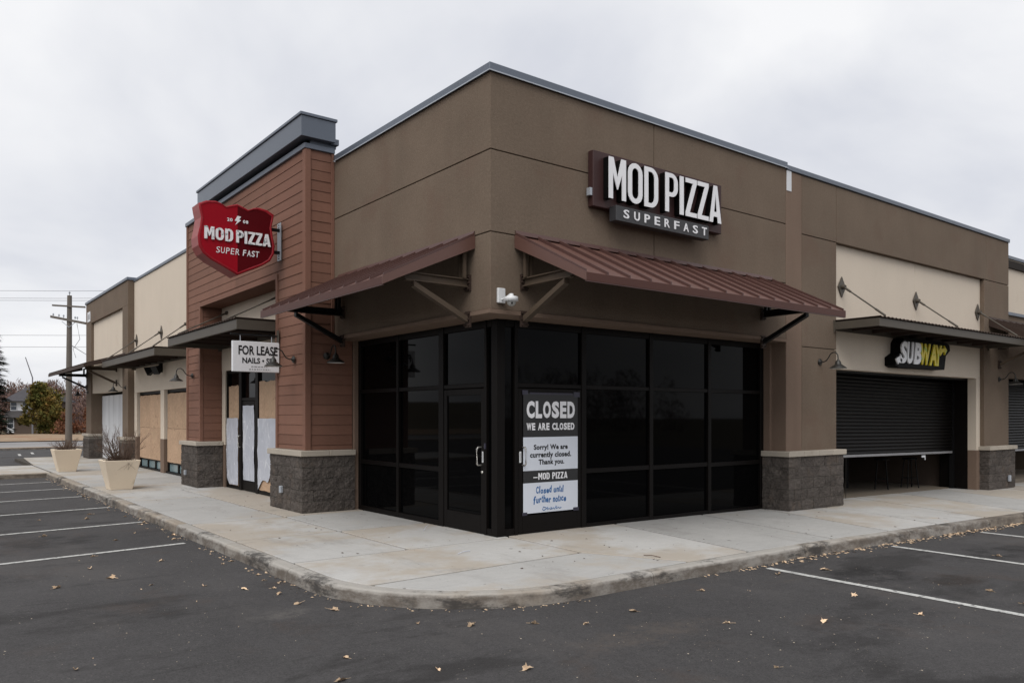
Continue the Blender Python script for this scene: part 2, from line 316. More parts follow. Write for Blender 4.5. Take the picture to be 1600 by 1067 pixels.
class MB:
    def __init__(s): s.v = []; s.f = []; s.sm = []; s.mi = []; s.cur = 0
    def add(s, verts, faces, smooth=False):
        k = len(s.v); s.v += [tuple(p) for p in verts]
        for f in faces: s.f.append([k + i for i in f]); s.sm.append(smooth); s.mi.append(s.cur)
        return s
    def hexa(s, p):          # 4 bottom, 4 top
        return s.add(p, [(3, 2, 1, 0), (4, 5, 6, 7), (0, 1, 5, 4), (1, 2, 6, 5), (2, 3, 7, 6), (3, 0, 4, 7)])
    def box(s, x0, x1, y0, y1, z0, z1):
        return s.hexa([(x0, y0, z0), (x1, y0, z0), (x1, y1, z0), (x0, y1, z0), (x0, y0, z1), (x1, y0, z1), (x1, y1, z1), (x0, y1, z1)])
    def prism(s, poly, z0, z1):     # poly: (x, y); z0/z1 number or function of x
        g = lambda z, x, y: z(x, y) if callable(z) else z
        n = len(poly)
        return s.add([(x, y, g(z0, x, y)) for x, y in poly] + [(x, y, g(z1, x, y)) for x, y in poly],
                     [tuple(range(n - 1, -1, -1)), tuple(range(n, 2 * n))] + [(i, (i + 1) % n, n + (i + 1) % n, n + i) for i in range(n)])
    def loft(s, a, b):              # two matching loops of 3D points, capped
        n = len(a)
        return s.add(list(a) + list(b), [tuple(range(n - 1, -1, -1)), tuple(range(n, 2 * n))] + [(i, (i + 1) % n, n + (i + 1) % n, n + i) for i in range(n)])
    def tube(s, pts, r, n=8, r1=None, cap=True):
        pts = [Vector(p) for p in pts]; rings = []
        up = Vector((0, 0, 1))
        for i, p in enumerate(pts):
            d = (pts[min(i + 1, len(pts) - 1)] - pts[max(i - 1, 0)]).normalized()
            a = d.cross(up)
            if a.length < 1e-3: a = d.cross(Vector((1, 0, 0)))
            a.normalize(); b = a.cross(d)
            rr = r if r1 is None else r + (r1 - r) * i / (len(pts) - 1)
            rings.append([p + (a * cos(2 * pi * k / n) + b * sin(2 * pi * k / n)) * rr for k in range(n)])
        k = len(s.v); vs_ = [q for g in rings for q in g]; fs = []
        for i in range(len(rings) - 1):
            for j in range(n): fs.append((i * n + j, i * n + (j + 1) % n, (i + 1) * n + (j + 1) % n, (i + 1) * n + j))
        s.add(vs_, fs, n > 4)
        if cap: s.add(rings[0], [tuple(range(n))]); s.add(rings[-1], [tuple(range(n))])
        return s
    def lathe(s, prof, c, n=20, axis=Vector((0, 0, 1))):   # profile (r, h) along axis from c
        c = Vector(c); ax = axis.normalized(); a = ax.cross(Vector((1, 0, 0)))
        if a.length < .1: a = ax.cross(Vector((0, 1, 0)))
        a.normalize(); b = ax.cross(a)
        vs_ = [c + ax * h + (a * cos(2 * pi * k / n) + b * sin(2 * pi * k / n)) * r for r, h in prof for k in range(n)]
        fs = [(i * n + j, i * n + (j + 1) % n, (i + 1) * n + (j + 1) % n, (i + 1) * n + j) for i in range(len(prof) - 1) for j in range(n)]
        return s.add(vs_, fs, True)
    def build(s, name, m, parent=None, kind=None, bevel=0, recalc=True):
        me = bpy.data.meshes.new(name)
        if parent is not None: o0 = wloc(parent)
        else:
            xs, ys, zs = zip(*s.v); o0 = Vector(((min(xs) + max(xs)) / 2, (min(ys) + max(ys)) / 2, min(zs)))
        me.from_pydata([(x - o0.x, y - o0.y, z - o0.z) for x, y, z in s.v], [], s.f)
        for p, sm, mi in zip(me.polygons, s.sm, s.mi): p.use_smooth = sm; p.material_index = mi
        if recalc or bevel:
            bm = bmesh.new(); bm.from_mesh(me)
            if bevel:
                es = [e for e in bm.edges if len(e.link_faces) == 2 and e.calc_face_angle(0) > .5]
                bmesh.ops.bevel(bm, geom=es, offset=bevel, segments=1, affect='EDGES', clamp_overlap=True)
            bmesh.ops.recalc_face_normals(bm, faces=bm.faces)
            bm.to_mesh(me); bm.free()
        for mm in (m if isinstance(m, (list, tuple)) else [m]): me.materials.append(mm)
        o = bpy.data.objects.new(name, me); COL.objects.link(o)
        if parent is not None: o.parent = parent
        else: o.location = o0
        if kind: o['kind'] = kind
        return o

def box(name, m, parent, x0, x1, y0, y1, z0, z1, bevel=0, kind=None):
    return MB().box(x0, x1, y0, y1, z0, z1).build(name, m, parent, kind, bevel)

def tag(o, label, cat, group=None):
    o['label'] = label; o['category'] = cat
    if group: o['group'] = group
    return o

def thing(name, label, cat, loc=(0, 0, 0), group=None):
    o = bpy.data.objects.new(name, None); COL.objects.link(o); o.location = loc; o.empty_display_size = .2
    return tag(o, label, cat, group)

def kids(o): return [c for c in COL.objects if c.parent == o]
def copy_tree(o, parent=None):
    ch = kids(o)
    c = o.copy(); COL.objects.link(c)
    if parent is not None: c.parent = parent
    for k in ch: copy_tree(k, c)
    return c

# 2-D outlines -> mesh in the plane (u, v) with thickness d along n
def curve_mesh(loops, depth):
    cu = bpy.data.curves.new('outline', 'CURVE'); cu.dimensions = '2D'; cu.fill_mode = 'BOTH'; cu.extrude = depth / 2
    for lp in loops:
        sp = cu.splines.new('POLY'); sp.points.add(len(lp) - 1)
        for p, (x, y) in zip(sp.points, lp): p.co = (x, y, 0, 1)
        sp.use_cyclic_u = True
    return _to_mesh(cu)
def text_mesh(body, depth, bold=0., shear=0., space=1., res=3):
    cu = bpy.data.curves.new('text', 'FONT'); cu.body = body; cu.size = 1; cu.extrude = depth / 2
    cu.offset = bold; cu.shear = shear; cu.space_character = space; cu.resolution_u = res; cu.fill_mode = 'BOTH'
    return _to_mesh(cu)
def _to_mesh(cu):
    o = bpy.data.objects.new('tmp', cu); COL.objects.link(o)
    dg = bpy.context.evaluated_depsgraph_get(); dg.update()
    me = bpy.data.meshes.new_from_object(o.evaluated_get(dg))
    v = [tuple(p.co) for p in me.vertices]; f = [tuple(p.vertices) for p in me.polygons]
    bpy.data.objects.remove(o); bpy.data.curves.remove(cu); bpy.data.meshes.remove(me)
    return v, f
def fit(vf, u0, u1, v0, v1):         # stretch an outline mesh to a rectangle
    v, f = vf
    xs = [p[0] for p in v]; ys = [p[1] for p in v]; a, b, c, d = min(xs), max(xs), min(ys), max(ys)
    return [(u0 + (p[0] - a) / (b - a) * (u1 - u0), v0 + (p[1] - c) / (d - c) * (v1 - v0), p[2]) for p in v], f
def lay(vf, fn):                     # fn(u, v, d) -> world
    return [fn(*p) for p in vf[0]], vf[1]
RIGHT = lambda y: (lambda u, v, d: (u, y - d, v))          # plane facing -Y
LEFT = lambda x: (lambda u, v, d: (x - d, u, v))           # plane facing -X

def arc(cx, cy, rx, ry, a0, a1, n=8):
    return [(cx + rx * cos(radians(a0 + (a1 - a0) * i / n)), cy + ry * sin(radians(a0 + (a1 - a0) * i / n))) for i in range(n + 1)]
def glyph(ch, w, h, t):
    """tall condensed capitals: outline loops in a w x h cell, stroke t"""
    r = w * .5
    if ch == 'O':
        return [arc(r, h - r, r, r, 0, 180) + arc(r, r, r, r, 180, 360),
                arc(r, h - r, r - t, r - t * .9, 0, 180) + arc(r, r, r - t, r - t * .9, 180, 360)]
    if ch == 'D':
        q = w * .55
        return [[(0, 0)] + arc(w - q, q, q, q, -90, 0) + arc(w - q, h - q, q, q, 0, 90) + [(0, h)],
                [(t, t * .8)] + arc(w - q, q, q - t, q - t * .8, -90, 0) + arc(w - q, h - q, q - t, q - t * .8, 0, 90) + [(t, h - t * .8)]]
    if ch == 'P':
        q = w * .5; b = h * .40
        return [[(0, 0), (t, 0), (t, b)] + arc(w - q, b + q, q, q, -90, 0) + arc(w - q, h - q, q, q, 0, 90) + [(0, h)],
                [(t, b + t * .8)] + arc(w - q, b + q, q - t, q - t * .8, -90, 0) + arc(w - q, h - q, q - t, q - t * .8, 0, 90) + [(t, h - t * .8)]]
    if ch == 'I': return [[(0, 0), (w, 0), (w, h), (0, h)]]
    if ch == 'M':
        return [[(0, 0), (t, 0), (t, h * .62), (w / 2 - t * .08, h * .24), (w / 2 + t * .08, h * .24), (w - t, h * .62), (w - t, 0), (w, 0), (w, h), (w - t * 1.15, h), (w / 2, h * .52), (t * 1.15, h), (0, h)]]
    if ch == 'Z':
        return [[(0, 0), (w, 0), (w, t * .85), (t * 1.15, t * .85), (w, h - t * .75), (w, h), (0, h), (0, h - t * .85), (w - t * 1.15, h - t * .85), (0, t * .75)]]
    if ch == 'A':
        a = t * 1.02; k = .22
        xi = lambda y: (w / 2 - a * .5) * y / h
        return [[(0, 0), (a, 0), (a + xi(h * .16) * .95, h * .16), (w - a - xi(h * .16) * .95, h * .16), (w - a, 0), (w, 0), (w / 2 + a * .5, h), (w / 2 - a * .5, h)],
                [(a + xi(h * .29) * .98, h * .29), (w - a - xi(h * .29) * .98, h * .29), (w / 2, h * .80)]]

zs = lambda x: -.0125 * max(0., min(x, 40) - 3.5)           # the pavement falls gently along the right-hand facade
ZA = -.14

# ================================================================== GROUND
def terrain(x, y):
    z = -.19 + zs(x)
    d = hypot(x + 6, y + 8.5)
    if d > 95: z -= min(1.2, (d - 95) * .06)
    if d > 165 and y > 40 and x < 150:
        z += 8.5 * (1 - cos(min(1, (d - 165) / 120) * pi)) / 2
    return z
m = MB()
gx = [-900, -400, -200, -100, -60, -30, -10, 0, 3.5] + list(range(10, 160, 10)) + [200, 400, 900]
gy = [-900, -400, -150, -60, -20, 0, 20, 40] + list(range(50, 320, 10)) + [400, 900]
gv = [(x, y, terrain(x, y)) for y in gy for x in gx]
nx = len(gx)
m.add(gv, [(j * nx + i, j * nx + i + 1, (j + 1) * nx + i + 1, (j + 1) * nx + i) for j in range(len(gy) - 1) for i in range(nx - 1)], True)
m.build('ground', M['ground'], None, 'structure')

def sheet(name, mtl, xs, ys, dz, kind='structure', parent=None):
    mm = MB(); n = len(xs)
    mm.add([(x, y, dz + zs(x)) for y in ys for x in xs], [(j * n + i, j * n + i + 1, (j + 1) * n + i + 1, (j + 1) * n + i) for j in range(len(ys) - 1) for i in range(n - 1)])
    return mm.build(name, mtl, parent, kind)
lot = sheet('parking_lot', M['asphalt'], [-45, -2, 3.5, 12, 25, 40], [-45, 0, 20, 42.4], ZA)
sheet('verge', M['verge'], [-60, 3.5, 30, 60], [42.45, 44.8], ZA + .05)
sheet('road', M['asphalt_far'], [-90, 3.5, 30, 90], [44.85, 57.5], ZA)
sheet('verge', M['verge'], [-90, 3.5, 30, 90], [57.55, 84], ZA + .06)
# low kerb lip on the far side of the lot
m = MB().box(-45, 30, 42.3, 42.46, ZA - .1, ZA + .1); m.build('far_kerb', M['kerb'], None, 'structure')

def stripe(p0, p1, w, dz=.005):
    (x0, y0), (x1, y1) = p0, p1; L = hypot(x1 - x0, y1 - y0); nx_, ny_ = -(y1 - y0) / L * w / 2, (x1 - x0) / L * w / 2
    n = 6; pts = []
    for i in range(n + 1):
        t = i / n; x, y = x0 + (x1 - x0) * t, y0 + (y1 - y0) * t
        j = rnd.uniform(-.004, .004)
        pts += [(x + nx_ + j, y + ny_ + j, ZA + zs(x) + dz), (x - nx_ + j, y - ny_ + j, ZA + zs(x) + dz)]
    mm = MB().add(pts, [(2 * i, 2 * i + 1, 2 * i + 3, 2 * i + 2) for i in range(n)])
    mm.build('parking_line', M['paint'], lot)
for x, y in ((-2.95, 3.5), (-2.90, 6.36), (-2.88, 9.17), (-2.87, 11.93), (-2.88, 14.39), (-2.92, 16.92)):
    stripe((x, y), (x - 5.2, y - .70), .10)
for x, y in ((2.14, -2.80), (5.06, -2.86), (7.80, -2.95), (10.6, -3.0)):
    stripe((x, y), (x - .17, y - 5.2), .10)
for x, y in ((-1.9, 34.6), (-1.2, 36.2), (-4.6, 34.9)):
    stripe((x, y), (x + .15, y + 2.0), .12)

# ------------------------------------------------------------------ pavement slabs and kerb
walk = bpy.data.objects.new('pavement', None); COL.objects.link(walk); walk['kind'] = 'structure'
KX, KIN = -2.78, .17
def kerb_y(x): return -2.60 - .025 * max(0, x - 2)
AC, AR = (-.75, -.57), 2.03
def slab(poly, g=.027):
    n = len(poly); area = sum(poly[i][0] * poly[(i + 1) % n][1] - poly[(i + 1) % n][0] * poly[i][1] for i in range(n))
    if area < 0: poly = poly[::-1]
    q = []
    for i in range(n):
        a, b, c = Vector(poly[i - 1]), Vector(poly[i]), Vector(poly[(i + 1) % n])
        d0, d1 = (b - a).normalized(), (c - b).normalized(); n0, n1 = Vector((-d0.y, d0.x)), Vector((-d1.y, d1.x))
        m_ = (n0 + n1); m_ = m_.normalized() * (g / max(.3, m_.normalized().dot(n0)))
        q.append(tuple(b + m_))
    MB().prism(q, lambda x, y: zs(x) - .12, lambda x, y: zs(x)).build('concrete_slab', M['walk'], walk, bevel=.007)
li = KX + KIN
ri = lambda x: kerb_y(x) + KIN
bx = .62
ys = [.35, 2.38, 4.5, 6.6, 8.7, 10.8, 12.9, 15.0, 17.1, 19.1, 21.2, 23.6]
for a, b in zip(ys, ys[1:]):
    if b < 12:
        slab([(li, a), (-1.05, a), (-1.05, b), (li, b)]); slab([(-1.05, a), (bx, a), (bx, b), (-1.05, b)])
    else: slab([(li, a), (bx, a), (bx, b), (li, b)])
M['filler'] = mat('grimy_joint_filler', (.075, .066, .056), .95, .2, 3, .15, 40, .2, spec=.1)
def filler(poly): MB().prism(poly, lambda x, y: zs(x) - .15, lambda x, y: zs(x) - .022).build('joint_filler', M['filler'], walk)
filler([(li, .34), (.6, .34), (.6, 29.4), (li, 29.4)]); filler([(-12.9, 19.2), (li - .03, 19.2), (li - .03, 23.4), (-12.9, 23.4)])
inner = lambda a0, a1, n=10: arc(AC[0], AC[1], AR - KIN, AR - KIN, a0, a1, n)
ysplit = -1.30
filler(inner(180, 270, 14) + [(3.5, ri(3.5)), (3.5, .60), (.60, .60), (.60, .335), (li, .335)])
filler([(3.505, ri(3.5)), (13, ri(13)), (22, ri(22)), (22, .60), (3.505, .60)])
aS = 180 + math.degrees(math.asin((AC[1] - ysplit) / (AR - KIN)))
slab([(li, .35)] + inner(180, aS, 6) + [(.55, ysplit + .12), (.62, .35)])
slab(inner(aS, 270, 8) + [(1.15, ri(1.15)), (.55, ysplit + .12)])
J = [(.62, .55, 1.15), (2.80, 2.80, 2.28), (4.95, 4.95, 4.15), (6.75, 6.75, 5.65), (8.55, 8.55, 7.15), (10.5, 10.5, 8.9), (12.5, 12.5, 10.7), (14.6, 14.6, 12.7), (17, 17, 15), (20, 20, 18), (24, 24, 22)]
for k in range(len(J) - 1):
    a, b = J[k], J[k + 1]
    top = .62 if a[0] < 8 else (.62 if a[0] > 16 else .74)
    if k == 0: slab([(.62, .35), (.55, ysplit + .12), (a[2], ri(a[2])), (b[2], ri(b[2])), (b[0], .62), (.62, .62)])
    else: slab([(a[0], top), (a[2], ri(a[2])), (b[2], ri(b[2])), (b[0], top)])
slab([(-13, 19.15), (-8, 19.15), (-8, 23.5), (-13, 23.5)])
slab([(-8, 19.15), (-4.6, 19.15), (-4.6, 23.5), (-8, 23.5)]); slab([(-4.6, 19.15), (li - .02, 19.15), (li - .02, 23.5), (-4.6, 23.5)])
slab([(li, 23.6), (bx, 23.6), (bx, 29.5), (li + .3, 29.5)])
# kerb: a path, cut into stones
path = [(KX + .0 * y, y) for y in (18.9, 16, 13, 10, 7.2, 4.6, 2.2, .05)] + arc(AC[0], AC[1], AR, AR, 180, 270, 14) + [(x, kerb_y(x)) for x in (.32, 3.2, 5.9, 8.6, 11.3, 14, 17, 20, 24)]
nrm = []
for i, p in enumerate(path):
    a = Vector(path[max(i - 1, 0)]); b = Vector(path[min(i + 1, len(path) - 1)]); d = (b - a).normalized(); nrm.append(Vector((-d.y, d.x)))
kerb = bpy.data.objects.new('kerb', None); COL.objects.link(kerb); kerb['kind'] = 'structure'
def kerb_seg(i0, i1):
    sec = []
    N = []
    for i in range(i0, i1 + 1):
        N.append((Vector(path[i]), nrm[i]))
    e = .005
    t0 = (N[1][0] - N[0][0]).normalized(); t1 = (N[-1][0] - N[-2][0]).normalized()
    N[0] = (N[0][0] + t0 * e, N[0][1]); N[-1] = (N[-1][0] - t1 * e, N[-1][1])
    # subdivide for a slightly worn, uneven edge
    pts = []
    for (p, n), (p2, n2) in zip(N, N[1:]):
        k = max(1, int((p2 - p).length / .35))
        for j in range(k): pts.append((p.lerp(p2, j / k), n.lerp(n2, j / k).normalized()))
    pts.append(N[-1])
    prof = [(-.03, -.24), (-.022, -.02), (.0, -.14 + .10), (.010, -.018), (.032, -.002), (KIN - .006, .0), (KIN - .006, -.24)]
    prof = [(-.012, -.24), (-.012, -.14), (.0, -.04), (.012, -.014), (.036, -.001), (KIN - .008, .0), (KIN - .008, -.24)]
    rows = []
    for p, n in pts:
        w = mnoise.noise(Vector((p.x * 1.7, p.y * 1.7, 3))) * .006
        rows.append([(p.x + n.x * (a + w * (a < .02)), p.y + n.y * (a + w * (a < .02)), zs(p.x) + z + (w * .4 if -.1 < z < -.0005 else 0)) for a, z in prof])
    q = len(prof); mm = MB()
    mm.add([v for r_ in rows for v in r_], [(i * q + j, i * q + j + 1, (i + 1) * q + j + 1, (i + 1) * q + j) for i in range(len(rows) - 1) for j in range(q - 1)], False)
    mm.add(rows[0], [tuple(range(q))]); mm.add(rows[-1], [tuple(range(q))])
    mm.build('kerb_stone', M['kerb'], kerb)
cuts = [0, 1, 2, 3, 4, 5, 6, 7] + list(range(23, len(path)))
cuts = sorted(set([c for c in cuts if c < len(path)] + [len(path) - 1]))
for a, b in zip(cuts, cuts[1:]): kerb_seg(a, b)
# front edge of the concrete spur at the far end of the bays
m = MB()
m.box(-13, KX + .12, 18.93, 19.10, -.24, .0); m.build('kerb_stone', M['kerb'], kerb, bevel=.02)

# ================================================================== BUILDING
B = thing('shopping_strip_building', 'brown and cream stucco shopping strip with a red brown sided tower and dark corner storefront', 'building', (3, 6, 0))
def part(name, m, *a, bevel=0, label=None):
    o = box(name, m, B, *a, bevel=bevel)
    if label: o['label'] = label
    return o
def prism_part(name, m, poly, z0, z1, bevel=0):
    return MB().prism(poly, z0, z1).build(name, m, B, bevel=bevel)

TOP = 6.31
# corner stucco, in panels with recessed joints
for z0, z1 in ((3.142, 4.166), (4.180, 5.266), (5.280, TOP)):
    if z0 < 4: prism_part('stucco_panel', M['stucco'], [(0, 0), (6.785, 0), (6.785, .2), (.2, .2), (.2, 5.3), (0, 5.3)], z0, z1, .006)
    else:
        prism_part('stucco_panel', M['stucco'], [(0, 0), (3.194, 0), (3.194, .2), (.2, .2), (.2, 5.3), (0, 5.3)], z0, z1, .006)
        part('stucco_panel', M['stucco'], 3.206, 6.785, 0, .2, z0, z1, bevel=.006)
prism_part('wall_core', M['stucco'], [(.022, .022), (6.77, .022), (6.77, .18), (.18, .18), (.18, 5.2), (.022, 5.2)], 3.16, TOP + .02)
prism_part('soffit', M['stucco_strip'], [(-.022, -.022), (6.785, -.022), (6.785, .62), (.62, .62), (.62, 4.79), (-.022, 4.79)], 3.085, 3.139)
# roof deck and hidden shell, so no light leaks in
part('roof_deck', M['wall_in'], .24, 26, .24, 30, 5.75, 5.95)
part('rear_wall', M['stucco'], .24, 26, 30, 30.2, -.3, 5.95)
part('side_wall', M['stucco'], 26, 26.2, .3, 30, -.5, 5.95)
# coping
def coping(poly_out, z0, z1):
    return prism_part('coping', M['coping'], poly_out, z0, z1, .008)
coping([(-.035, -.035), (6.80, -.035), (6.80, .26), (.26, .26), (.26, 4.76), (-.035, 4.76)], TOP, TOP + .105)
m = MB().prism([(-.045, -.045), (6.80, -.045), (6.80, -.036), (-.036, -.036), (-.036, 4.76), (-.045, 4.76)], TOP - .012, TOP + .004)
m.build('drip_edge', M['galv'], B)
coping([(6.815, -.03), (16.95, -.03), (16.95, .26), (6.815, .26)], TOP - .03, TOP + .062)
part('flashing', M['white_board'], 6.80, 6.95, -.013, -.004, 5.90, 6.275, label='white flashing strip hanging at the parapet joint')

# pilaster beside the sandwich shop
part('pilaster', M['stucco_strip'], 6.79, 7.305, -.004, .52, .98, 6.275, bevel=.008)
for z0, z1 in ((.98, 3.02), (3.034, 5.155), (5.169, 6.275)):
    part('stucco_panel', M['stucco'], 7.317, 8.52, 0, .3, z0, z1, bevel=.006)
part('wall_core', M['stucco'], 7.28, 8.50, .03, .7, .9, 6.24)
part('wall_return', M['stucco_strip'], 6.72, 6.79, .30, .5, -.1, 3.085)
# band above the sandwich shop
part('stucco_panel', M['stucco'], 8.532, 15.53, 0, .3, 5.165, 6.275, bevel=.006)
part('wall_core', M['stucco'], 8.4, 16.9, .03, .28, 5.2, 6.24)
part('stucco_panel', M['stucco'], 15.545, 16.93, 0, .3, 5.165, 6.275, bevel=.006)
for z0, z1 in ((.85, 3.46), (3.475, 5.15)):
    part('stucco_panel', M['stucco'], 15.42, 16.93, 0, .75, z0, z1, bevel=.006)
for x0, x1 in ((8.49, 11.985), (11.993, 15.42)):
    part('cream_panel', M['cream'], x0, x1, .10, .3, 2.66, 5.165, bevel=.004)
part('wall_core', M['cream'], 8.5, 15.4, .115, .28, 2.7, 5.1)
part('cream_panel', M['cream'], 15.20, 15.42, .10, .3, .85, 2.66)
part('wainscot', M['stucco_strip'], 15.20, 15.42, .09, .3, -.25, .85)
part('jamb', M['frame'], 15.22, 15.40, .30, 1.0, -.25, 2.7)
part('head', M['black'], 8.5, 15.4, .30, 1.0, 2.62, 2.72)
# bay beyond
part('cream_panel', M['cream'], 16.93, 26, .30, .5, 4.55, 6.0)
part('ledge', M['coping'], 16.93, 26, .26, .5, 4.47, 4.55)
part('stucco_panel', M['stucco'], 16.93, 26, .32, .5, 2.75, 4.47)
coping([(16.96, .26), (26, .26), (26, .6), (16.96, .6)], 6.0, 6.09)

# ---------- storefront glazing
def zf(x): return zs(x) - .03
FR = M['frame']
def mull(x0, x1, y0, y1, z0, z1): return part('mullion', FR, x0, x1, y0, y1, z0, z1, bevel=.006)
mull(.44, .58, .44, .58, -.03, 3.085)                         # corner post
for x0, x1 in ((.75, .81), (2.05, 2.15), (3.57, 3.66), (5.08, 5.17), (6.62, 6.72)):
    mull(x0, x1, .43, .55, zf(x1), 3.085)
segs_r = ((.58, .75), (.81, 2.05), (2.15, 3.57), (3.66, 5.08), (5.17, 6.62))
def pane(name, x0, x1, y0, y1, z0, z1): return part(name, M['glass'], x0, x1, y0, y1, z0, z1)
for i, (x0, x1) in enumerate(segs_r):
    mull(x0, x1, .44, .54, 2.985, 3.085)
    if i == 0:
        mull(x0, x1, .44, .54, -.03, .10); pane('glass_pane', x0, x1, .478, .49, .10, 2.985); continue
    mull(x0, x1, .44, .54, 2.125, 2.19)
    pane('glass_pane', x0, x1, .478, .49, 2.19, 2.985)
    if i == 1: continue
    zb = zf((x0 + x1) / 2)
    mull(x0, x1, .44, .54, .845 + zb * .6, .92 + zb * .6); mull(x0, x1, .43, .55, zb - .03, .085 + zb)
    pane('glass_pane', x0, x1, .478, .49, .92 + zb * .6, 2.125); pane('glass_pane', x0, x1, .478, .49, .085 + zb, .845 + zb * .6)
for y0, y1 in ((.69, .745), (1.83, 1.97), (3.23, 3.31), (4.63, 4.72)):
    mull(.43, .55, y0, y1, -.03, 3.085)
for i, (y0, y1) in enumerate(((.58, .69), (.745, 1.83), (1.97, 3.23), (3.31, 4.63))):
    mull(.44, .54, y0, y1, 2.985, 3.085)
    if i == 0:
        mull(.44, .54, y0, y1, -.03, .10); pane('glass_pane', .478, .49, y0, y1, .10, 2.985); continue
    mull(.44, .54, y0, y1, 2.125, 2.19); pane('glass_pane', .478, .49, y0, y1, 2.19, 2.985)
    if i == 1: continue
    mull(.44, .54, y0, y1, .845, .92); mull(.43, .55, y0, y1, -.03, .085)
    pane('glass_pane', .478, .49, y0, y1, .92, 2.125); pane('glass_pane', .478, .49, y0, y1, .085, .845)
part('wall_return', M['stucco_strip'], .36, .56, 4.72, 4.80, -.03, 3.085)

def pull(mm, p0, out, h=.26):          # D-shaped door pull from p0 (bottom) going up, sticking out along 'out'
    p = Vector(p0); o = Vector(out)
    pts = [p, p + o * .055, p + o * .075 + Vector((0, 0, .02)), p + o * .075 + Vector((0, 0, h - .02)), p + o * .055 + Vector((0, 0, h)), p + Vector((0, 0, h))]
    mm.tube(pts, .012, 8)
def shop_door(along, a0, a1, handle_a, top=2.12, base=.0, plane=.44, parent=B, tint=None, kick=.26):
    """along 'x' (faces -Y) or 'y' (faces -X)"""
    f = (lambda u0, u1, d0, d1, z0, z1: (u0, u1, d0, d1, z0, z1)) if along == 'x' else (lambda u0, u1, d0, d1, z0, z1: (d0, d1, u0, u1, z0, z1))
    g = .006; a0 += g; a1 -= g; s = .085; b0 = base + .012
    mm = MB()
    mm.box(*f(a0, a0 + s, plane, plane + .05, b0, top - .005)); mm.box(*f(a1 - s, a1, plane, plane + .05, b0, top - .005))
    mm.box(*f(a0 + s, a1 - s, plane, plane + .05, top - .10, top - .005)); mm.box(*f(a0 + s, a1 - s, plane, plane + .05, b0, b0 + kick))
    d = mm.build('door', FR, parent, bevel=.006)
    MB().box(*f(a0 + s, a1 - s, plane + .02, plane + .03, b0 + kick, top - .10)).build('door_pane', M['glass'], d)
    mm = MB(); out = (0, -1, 0) if along == 'x' else (-1, 0, 0)
    pull(mm, (handle_a, plane, 1.0) if along == 'x' else (plane, handle_a, 1.0), out)
    mm.build('handle', M['steel'], d)
    return d, f
d1, f1 = shop_door('x', .81, 2.05, .90)
box('handle_label', M['white'], d1, .835, .868, .433, .4385, 1.04, 1.20); box('handle_print', M['grey_print'], d1, .846, .857, .4315, .4325, 1.06, 1.18)
d2, f2 = shop_door('y', .745, 1.83, .83)
box('handle_label', M['white'], d2, .433, .4385, .770, .800, 1.04, 1.20); box('handle_print', M['grey_print'], d2, .4315, .4325, .780, .790, 1.06, 1.18)
MB().lathe([(.0, .012), (.02, .012), (.022, 0)], (.439, .80, .90), 12, Vector((-1, 0, 0))).build('lock', M['steel'], d2)
box('card_reader', M['tape'], B, .415, .429, .69, .725, 1.24, 1.32)

# ---------- siding tower
TX, TY0, TY1 = -.55, 4.80, 12.20
PO0, PO1, PZ = 6.20, 11.05, 4.32       # portal
ST = M['siding_trim']
part('tower_core', M['siding'], TX + .02, .34, TY0 + .02, PO0 - .015, .3, 3.085)
part('tower_core', M['siding'], TX + .02, -.004, TY0 + .02, PO0 - .015, 3.085, 6.45)
part('tower_core', M['siding'], TX + .02, -.01, PO1 + .015, TY1 - .02, .3, 6.45)
part('tower_core', M['siding'], TX + .02, -.012, PO0 - .03, PO1 + .03, PZ + .02, 6.44)
E_ = .182
lines = [6.28 - E_ * k for k in range(0, 30)]
def board(kind, a0, a1, zb, zt):
    """lap board: proud at its lower edge. kind 'front' faces -X, 'end' faces -Y, 'reveal' faces -Y at the portal"""
    lo, hi = .014, .006
    j = rnd.uniform(-.0015, .0015)
    if kind == 'front':
        p = [(TX - lo + .02 + j, a0, zb), (TX + .03, a0, zb), (TX + .03, a1, zb), (TX - lo + .02 + j, a1, zb), (TX - hi + .02, a0, zt), (TX + .03, a0, zt), (TX + .03, a1, zt), (TX - hi + .02, a1, zt)]
    else:
        Y = TY0 if kind == 'end' else PO1
        p = [(a0, Y - lo + .02 + j, zb), (a1, Y - lo + .02 + j, zb), (a1, Y + .03, zb), (a0, Y + .03, zb), (a0, Y - hi + .02, zt), (a1, Y - hi + .02, zt), (a1, Y + .03, zt), (a0, Y + .03, zt)]
    MB().hexa(p).build('siding_board', M['siding'], B)
zl = sorted(set([1.10] + [z for z in lines if z > 1.13] + [6.45]))
for zb, zt in zip(zl, zl[1:]):
    if zt > 3.02 and zb < 3.15: xe = .0
    xe = -.065 if zb > 3.1 else .355
    board('end', -.455, xe, zb + .0075, zt)
    if zb > PZ + .09:
        if zt - zb > .05:
            cut = rnd.choice((7.6, 8.55, 9.5, 10.4))
            board('front', 4.915, cut - .0015, zb + .0075, zt); board('front', cut + .0015, 12.11, zb + .0075, zt)
    else:
        zt2 = min(zt, PZ) if zb < PZ else zt
        board('front', 4.915, 6.105, zb + .0075, zt); board('front', 11.145, 12.11, zb + .0075, zt)
    if zb < PZ - .03: board('reveal', TX + .07, -.012, zb + .004, min(zt, PZ - .01))
part('corner_trim', ST, TX - .016, -.458, TY0 - .016, 4.912, 1.10, 6.46, bevel=.004)
part('corner_trim', ST, -.062, -.003, TY0 - .012, TY0 + .05, 3.14, 6.45, bevel=.004)
part('corner_trim', ST, TX - .016, TX + .06, 12.112, 12.21, 1.10, 6.46, bevel=.004)
part('portal_trim', ST, TX - .016, TX + .06, 6.107, PO0, 1.10, PZ + .02, bevel=.004)
part('portal_trim', ST, TX - .016, TX + .06, PO1, 11.143, 1.10, PZ + .02, bevel=.004)
